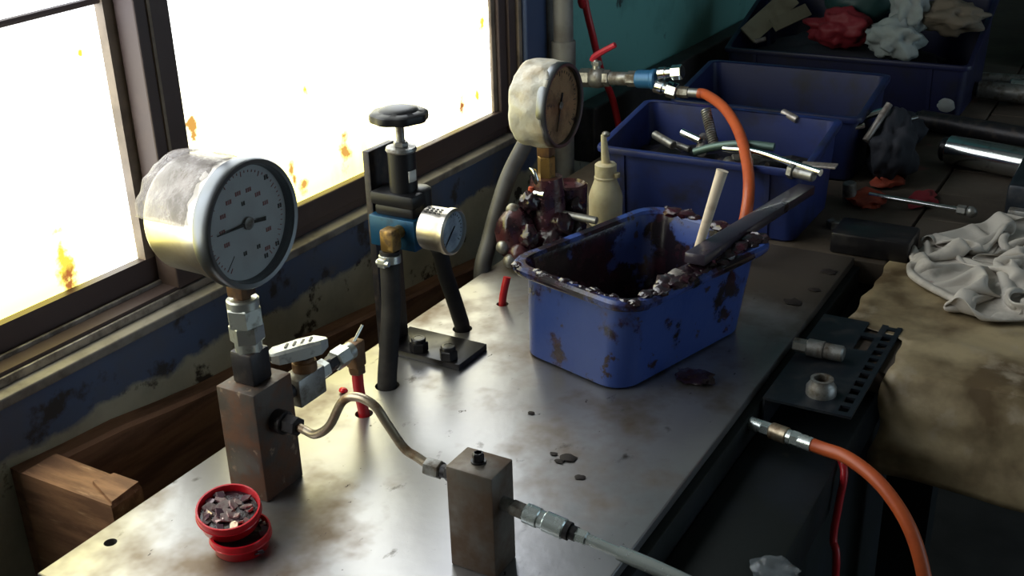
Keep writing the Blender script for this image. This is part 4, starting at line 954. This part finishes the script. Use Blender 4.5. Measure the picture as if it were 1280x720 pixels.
b = new(); tube(b, [Vector((ony(726, -60, .90).x+.03, .90, ZC-.01)), Vector((ony(726, -60, .90).x+.03, .90, 1.2)), ony(726, -60, .90), ony(731, 0, .90), ony(741, 45, .89), ony(752, 90, .885), ony(766, 125, .88), ony(776, 172, .87), ony(779, 200, .865)], .0065, 12); one('red_hose', b, 'redhose', 'thin red hose hanging down the teal wall past the ball valve', 'hose', ony(776, 172, .87))

# ================================================================== room-side table and what lies on it
tb = thing('work_table', 'dirty plank work table on the room side of the bench', 'table', (2.3, -.15, ZF))
for k in range(16):
    x = 1.20+k*.135; b = new(); z = -.0085+.0012*math.sin(k*2.3); box(b, (x+.0015, -.62, z-.028), (x+.1335, .2865, z), .0015); obj('plank', b, 'board', tb, smooth=20)
for y in (-.58, .15):
    b = new(); box(b, (1.24, y, -.11), (3.30, y+.05, -.0365)); obj('apron', b, 'frame', tb, smooth=0)
for x in (1.26, 3.22):
    for y in (-.56, .155):
        b = new(); box(b, (x, y, ZF), (x+.055, y+.055, -.10)); obj('leg', b, 'frame', tb, smooth=0)
# oily paper draped over the near edge
b = new(); nu, nw = 60, 48; G = []
for i in range(nu+1):
    row = []
    for j in range(nw+1):
        s = i/nu*.50; ym = .216+.072*max(0, min(1, (i/nu*.50-.215)/.02)); yy = -.42+(ym+.42)*j/nw+.008*noise.noise(Vector((i*.2, 3, j*.1)))
        wr = .006*noise.noise(Vector((s*16, yy*9, 2)))+.004*noise.noise(Vector((s*40, yy*14, 5)))
        if s < .12:
            q = .12-s; x, z = 1.197-.03*math.sin(q*12)+wr*1.6, -.008-q*.95
        else:
            q = s-.12; x, z = 1.197+q, -.0055+abs(wr)*.9
        row.append(b.verts.new((x, yy, z)))
    G.append(row)
for i in range(nu):
    for j in range(nw): b.faces.new((G[i][j], G[i+1][j], G[i+1][j+1], G[i][j+1]))
o = one('oily_paper', b, 'paper', 'oil-stained brown paper draped over the near edge of the table', 'paper', (1.3, -.1, 0), smooth=50)
md = o.modifiers.new('s', 'SOLIDIFY'); md.thickness = .0012
# crumpled rag: a square of cloth pushed together on the table until it buckles into folds
def crumple(nx, ny, h, c, ea, eb, floor, seed, steps=260):
    rs = np.random.RandomState(seed)
    X_, Y_ = np.meshgrid(np.arange(nx)*h, np.arange(ny)*h, indexing='ij')
    X_ -= X_.mean(); Y_ -= Y_.mean()
    P_ = np.stack([X_*ea*1.5/(nx*h*.5)*.62, Y_*eb*1.5/(ny*h*.5)*.62, np.zeros_like(X_)], -1)
    for i_ in range(nx):
        for j_ in range(ny):
            q_ = Vector((X_[i_, j_]*13, Y_[i_, j_]*13, seed*.37))
            P_[i_, j_] += (.03*noise.noise(q_), .03*noise.noise(q_+Vector((9, 2, 1))), .03+.055*noise.noise(q_*.8+Vector((3, 8, 5))))
    def con(di, dj, L_, k_):
        for ph in range(2):
            for sl_i in ([slice(ph*max(di, 1), None)] if False else [0]):
                a_ = P_[:nx-di, :] if di else P_
                b_ = P_[di:, :] if di else P_
                if dj > 0: a_, b_ = a_[:, :ny-dj], b_[:, dj:]
                elif dj < 0: a_, b_ = a_[:, -dj:], b_[:, :ny+dj]
                d_ = b_-a_; l_ = np.linalg.norm(d_, axis=-1, keepdims=True)+1e-9
                cr_ = d_*((l_-L_)/l_)*(.25*k_)
                a_ += cr_; b_ -= cr_
    prev = P_.copy()
    for s_ in range(steps):
        vel = (P_-prev)*.90; prev = P_.copy()
        P_ += vel; P_[..., 2] -= .00012
        for _ in range(5):
            con(1, 0, h, 1); con(0, 1, h, 1); con(1, 1, h*1.414, .8); con(1, -1, h*1.414, .8); con(2, 0, 2*h, .35); con(0, 2, 2*h, .35); con(4, 0, 4*h, .015); con(0, 4, 4*h, .015)
        r_ = np.sqrt((P_[..., 0]/ea)**2+(P_[..., 1]/eb)**2); k_ = np.where(r_ > 1, 1/np.maximum(r_, 1e-6), 1)[..., None]
        P_[..., :2] *= k_
        low_ = P_[..., 2] < 0
        P_[..., 2] = np.maximum(P_[..., 2], 0); P_[..., 2] = np.where(P_[..., 2] > .085, .085+(P_[..., 2]-.085)*.5, P_[..., 2])
        P_[low_, 0] = P_[low_, 0]*.3+prev[low_, 0]*.7; P_[low_, 1] = P_[low_, 1]*.3+prev[low_, 1]*.7
    b = new(); G = [[b.verts.new((c[0]+P_[i_, j_, 0], c[1]+P_[i_, j_, 1], floor+P_[i_, j_, 2])) for j_ in range(ny)] for i_ in range(nx)]
    for i_ in range(nx-1):
        for j_ in range(ny-1): b.faces.new((G[i_][j_], G[i_+1][j_], G[i_+1][j_+1], G[i_][j_+1]))
    for _ in range(2): bmesh.ops.smooth_vert(b, verts=b.verts[:], factor=.5, use_axis_x=True, use_axis_y=True, use_axis_z=True)
    return b
b = crumple(84, 74, .0060, (1.555, .145), .190, .118, .001, 5)
o = one('crumpled_rag', b, 'cloth', 'crumpled off-white rag lying on the oily paper', 'rag', (1.555, .145, 0), smooth=180)
md = o.modifiers.new('s', 'SOLIDIFY'); md.thickness = .0016; md = o.modifiers.new('d', 'SUBSURF'); md.levels = 1; md.render_levels = 1
# slotted angle iron
ai = thing('slotted_angle', 'dark slotted angle iron bridging from the bench rail to the paper', 'angle iron', (1.19, .25, 0))
b = new(); za, zb_ = -.006, -.003; ya, yb_ = .222, .3185
ax0, ax1 = 1.075, 1.318
for y0, y1 in ((ya, ya+.006), (ya+.0165, ya+.024), (ya+.040, yb_)): box(b, (ax0, y0, za), (ax1, y1, zb_))
box(b, (ax0, ya+.024, za), (1.225, ya+.040, zb_))
k = 0; x = ax0
while x < ax1-.004:
    box(b, (x, ya+.006, za), (x+.008, ya+.0165, zb_)); x += .021
x = 1.225
while x < ax1-.004:
    box(b, (x, ya+.024, za), (min(x+.012, ax1), ya+.040, zb_)); x += .05
obj('slotted_flange', b, 'angleiron', ai, smooth=0)
b = new(); box(b, (ax0, yb_-.0025, -.0445), (ax1, yb_, za)); obj('plain_flange', b, 'angleiron', ai, smooth=0)
# nut, stub fitting, coupler with orange hose, red hose, clear scrap on the bench front
CZ = -.045
p = onz(1026, 492, -.003); b = new(); lathe(b, (p.x, p.y, -.003), (0, 0, 1), [(.0165, 0), (.0165, .009), (.0145, .012), (.0125, .015), (.0125, .019), (.010, .0195), (.0085, .019), (.0085, .003), (.012, .0005)], 24); one('steel_bushing', b, 'dullsteel', 'ring-shaped steel bushing standing on the slotted plate', 'bushing', (p.x, p.y, -.003))
def stub(q0, q1, z): return onz(*q0, z), onz(*q1, z)
a, c = stub((992, 430), (1055, 443), .0075); 
sf = thing('hose_fitting', 'plain steel hose fitting without a hose lying on the slotted plate', 'fitting', a)
d = (c-a).normalized(); L_ = (c-a).length
b = new(); hexn(b, a, a+d*L_*.3, .0085); obj('hex', b, 'dullsteel', sf)
b = new(); cyl(b, a+d*L_*.28, a+d*L_*.62, .0105, n=18, ch=.001); cyl(b, a+d*L_*.6, c, .0095, n=18, ch=.002); obj('sleeve', b, 'dullsteel', sf)
a, c = stub((936, 528), (1015, 556), -.022); 
a = a.lerp(c, max(0, (a.y-.3215)/(a.y-c.y)))
sf = thing('hose_coupler', 'steel coupler on the bench rail with an orange hose', 'coupler', a)
d = (c-a).normalized(); L_ = (c-a).length
b = new(); cyl(b, a, a+d*L_*.2, .0075, n=16); hexn(b, a+d*L_*.18, a+d*L_*.34, .0078); obj('adapter', b, 'palechrome', sf)
b = new(); cyl(b, a+d*L_*.33, a+d*L_*.62, .0092, n=20, ch=.0015); obj('sleeve', b, 'tubebrass', sf)
b = new(); cyl(b, a+d*L_*.6, a+d*L_*.68, .008, n=16); hexn(b, a+d*L_*.67, a+d*L_*.82, .0085); cyl(b, a+d*L_*.8, c, .0078, n=16); obj('hose_tail', b, 'palechrome', sf)
pts = [c-d*.006, c+d*.012] + [onx(px, py, x) for px, py, x in ((1062, 574, 1.02), (1102, 607, 1.0), (1136, 658, .98), (1155, 720, .965), (1160, 790, .955))]
e = pts[-1]; pts += [e+Vector((-.01, 0, -.12)), e+Vector((-.01, .02, -.4))]
b = new(); tube(b, pts, .0072, 14); one('orange_hose', b, 'orangehose', 'orange hose curving down from the coupler on the bench rail', 'hose', c)
pts = [onx(px, py, x) for px, py, x in ((1012, 560, 1.06), (1015, 580, 1.04), (1018, 620, 1.03), (1028, 670, 1.02), (1044, 725, 1.01))]
pts = [Vector((pts[0].x, .229, -.04))] + [Vector((p.x, min(p.y, .216), p.z)) for p in pts[1:]]; e = pts[-1]; pts.append(e+Vector((0, 0, -.3)))
b = new(); tube(b, pts, .0042, 10); one('red_hose', b, 'redhose', 'thin dark red hose hanging below the orange hose at the bench front', 'hose', pts[0])
p = onz(968, 726, CZ); b = new(); blob(b, (p.x, p.y, CZ+.010), .017, 3, .45, 1.6, (1, 1.3, .6), 2.2, floor=CZ+.0004); one('plastic_scrap', b, 'clear', 'crumpled clear plastic scrap on the bench channel', 'scrap', (p.x, p.y, CZ))
# black slab, thin rod, cylinders, machine head
a0, a1 = onz(1062, 336, 0), onz(1062, 300, 0)
b = new(); box(b, (1.532, .262, -.0055), (1.605, .372, .026), .004); one('black_slab', b, 'blacksteel', 'thick black slab lying between the plate end and the white rag', 'slab', (1.57, .31, -.0055))
tr = thing('thin_rod', 'thin bright rod with a knuckled end lying across the table', 'rod', onz(1150, 253, .0))
a, c = onz(1086, 243, .012), onz(1198, 262, .012)
b = new(); cyl(b, a, c, .0042, n=12, ch=.0008); obj('shaft', b, 'chrome', tr)
b = new(); d = (c-a).normalized(); hexn(b, c-d*.002, c+d*.012, .008); blob(b, c+d*.019, .009, 2, .15, 2, (1, 1, 1), 2); obj('end_fitting', b, 'dullsteel', tr)
def chrome_cyl(label, px0, py0, px1, py1, z, r, capl, mt='chrome', group=None):
    a, c = onz(px0, py0, z), onz(px1, py1, z); t = thing('hydraulic_cylinder', label, 'cylinder', ((a.x+c.x)/2, (a.y+c.y)/2, z-r), group); d = (c-a).normalized()
    b = new(); cyl(b, a, c+d*.25, r, n=32, ch=.002); obj('barrel', b, mt, t)
    b = new(); cyl(b, a-d*capl, a+d*.004, r*.82, n=24, ch=.003); obj('end_cap', b, 'blacksteel', t)
    return t
chrome_cyl('wide bright chrome cylinder lying on the table behind the thin rod', 1186, 187, 1280, 204, .021, .026, .012)
chrome_cyl('dull dark cylinder lying just behind the wide chrome one', 1150, 150, 1280, 172, .016, .020, .010, 'darksteel')
chrome_cyl('narrow steel cylinder at the end of the table beside the navy bin', 1222, 112, 1280, 117, .020, .019, .012, 'dullsteel')
chrome_cyl('thin dull cylinder behind the narrow steel one', 1224, 98, 1280, 102, .012, .014, .01, 'dullsteel')
a, c = onz(1262, 113, .020), onz(1300, 117, .020); b = new(); d = (c-a).normalized(); cyl(b, a, a+d*.05, .0265, n=28, ch=.003); one('chrome_sleeve', b, 'chrome', 'gleaming chrome sleeve fitted on the narrow steel cylinder', 'sleeve', a)
mh = thing('machine_vice', 'dark machine block with a silver bar beside the white rag', 'machine', (1.80, .12, -.005))
b = new(); box(b, (1.765, .04, -.0055), (1.93, .172, .055), .006); obj('block', b, 'angleiron', mh)
b = new(); box(b, (1.745, -.02, .004), (1.764, .165, .022), .003); obj('bar', b, 'dullsteel', mh)
b = new(); box(b, (1.80, .06, .055), (1.88, .15, .085), .008); obj('jaw', b, 'blacksteel', mh)
# crate closing the view at the end of the table
cr = thing('storage_crate', 'plain dark olive-brown crate standing behind the steel cylinders', 'crate', (3.1, -.1, -.0))
b = new(); box(b, (2.86, -.55, -.003), (3.28, .285, .52), .004); obj('body', b, 'olive', cr)
b = new(); box(b, (2.852, -.558, .50), (3.288, .293, .54), .004); obj('lid', b, 'olive', cr)
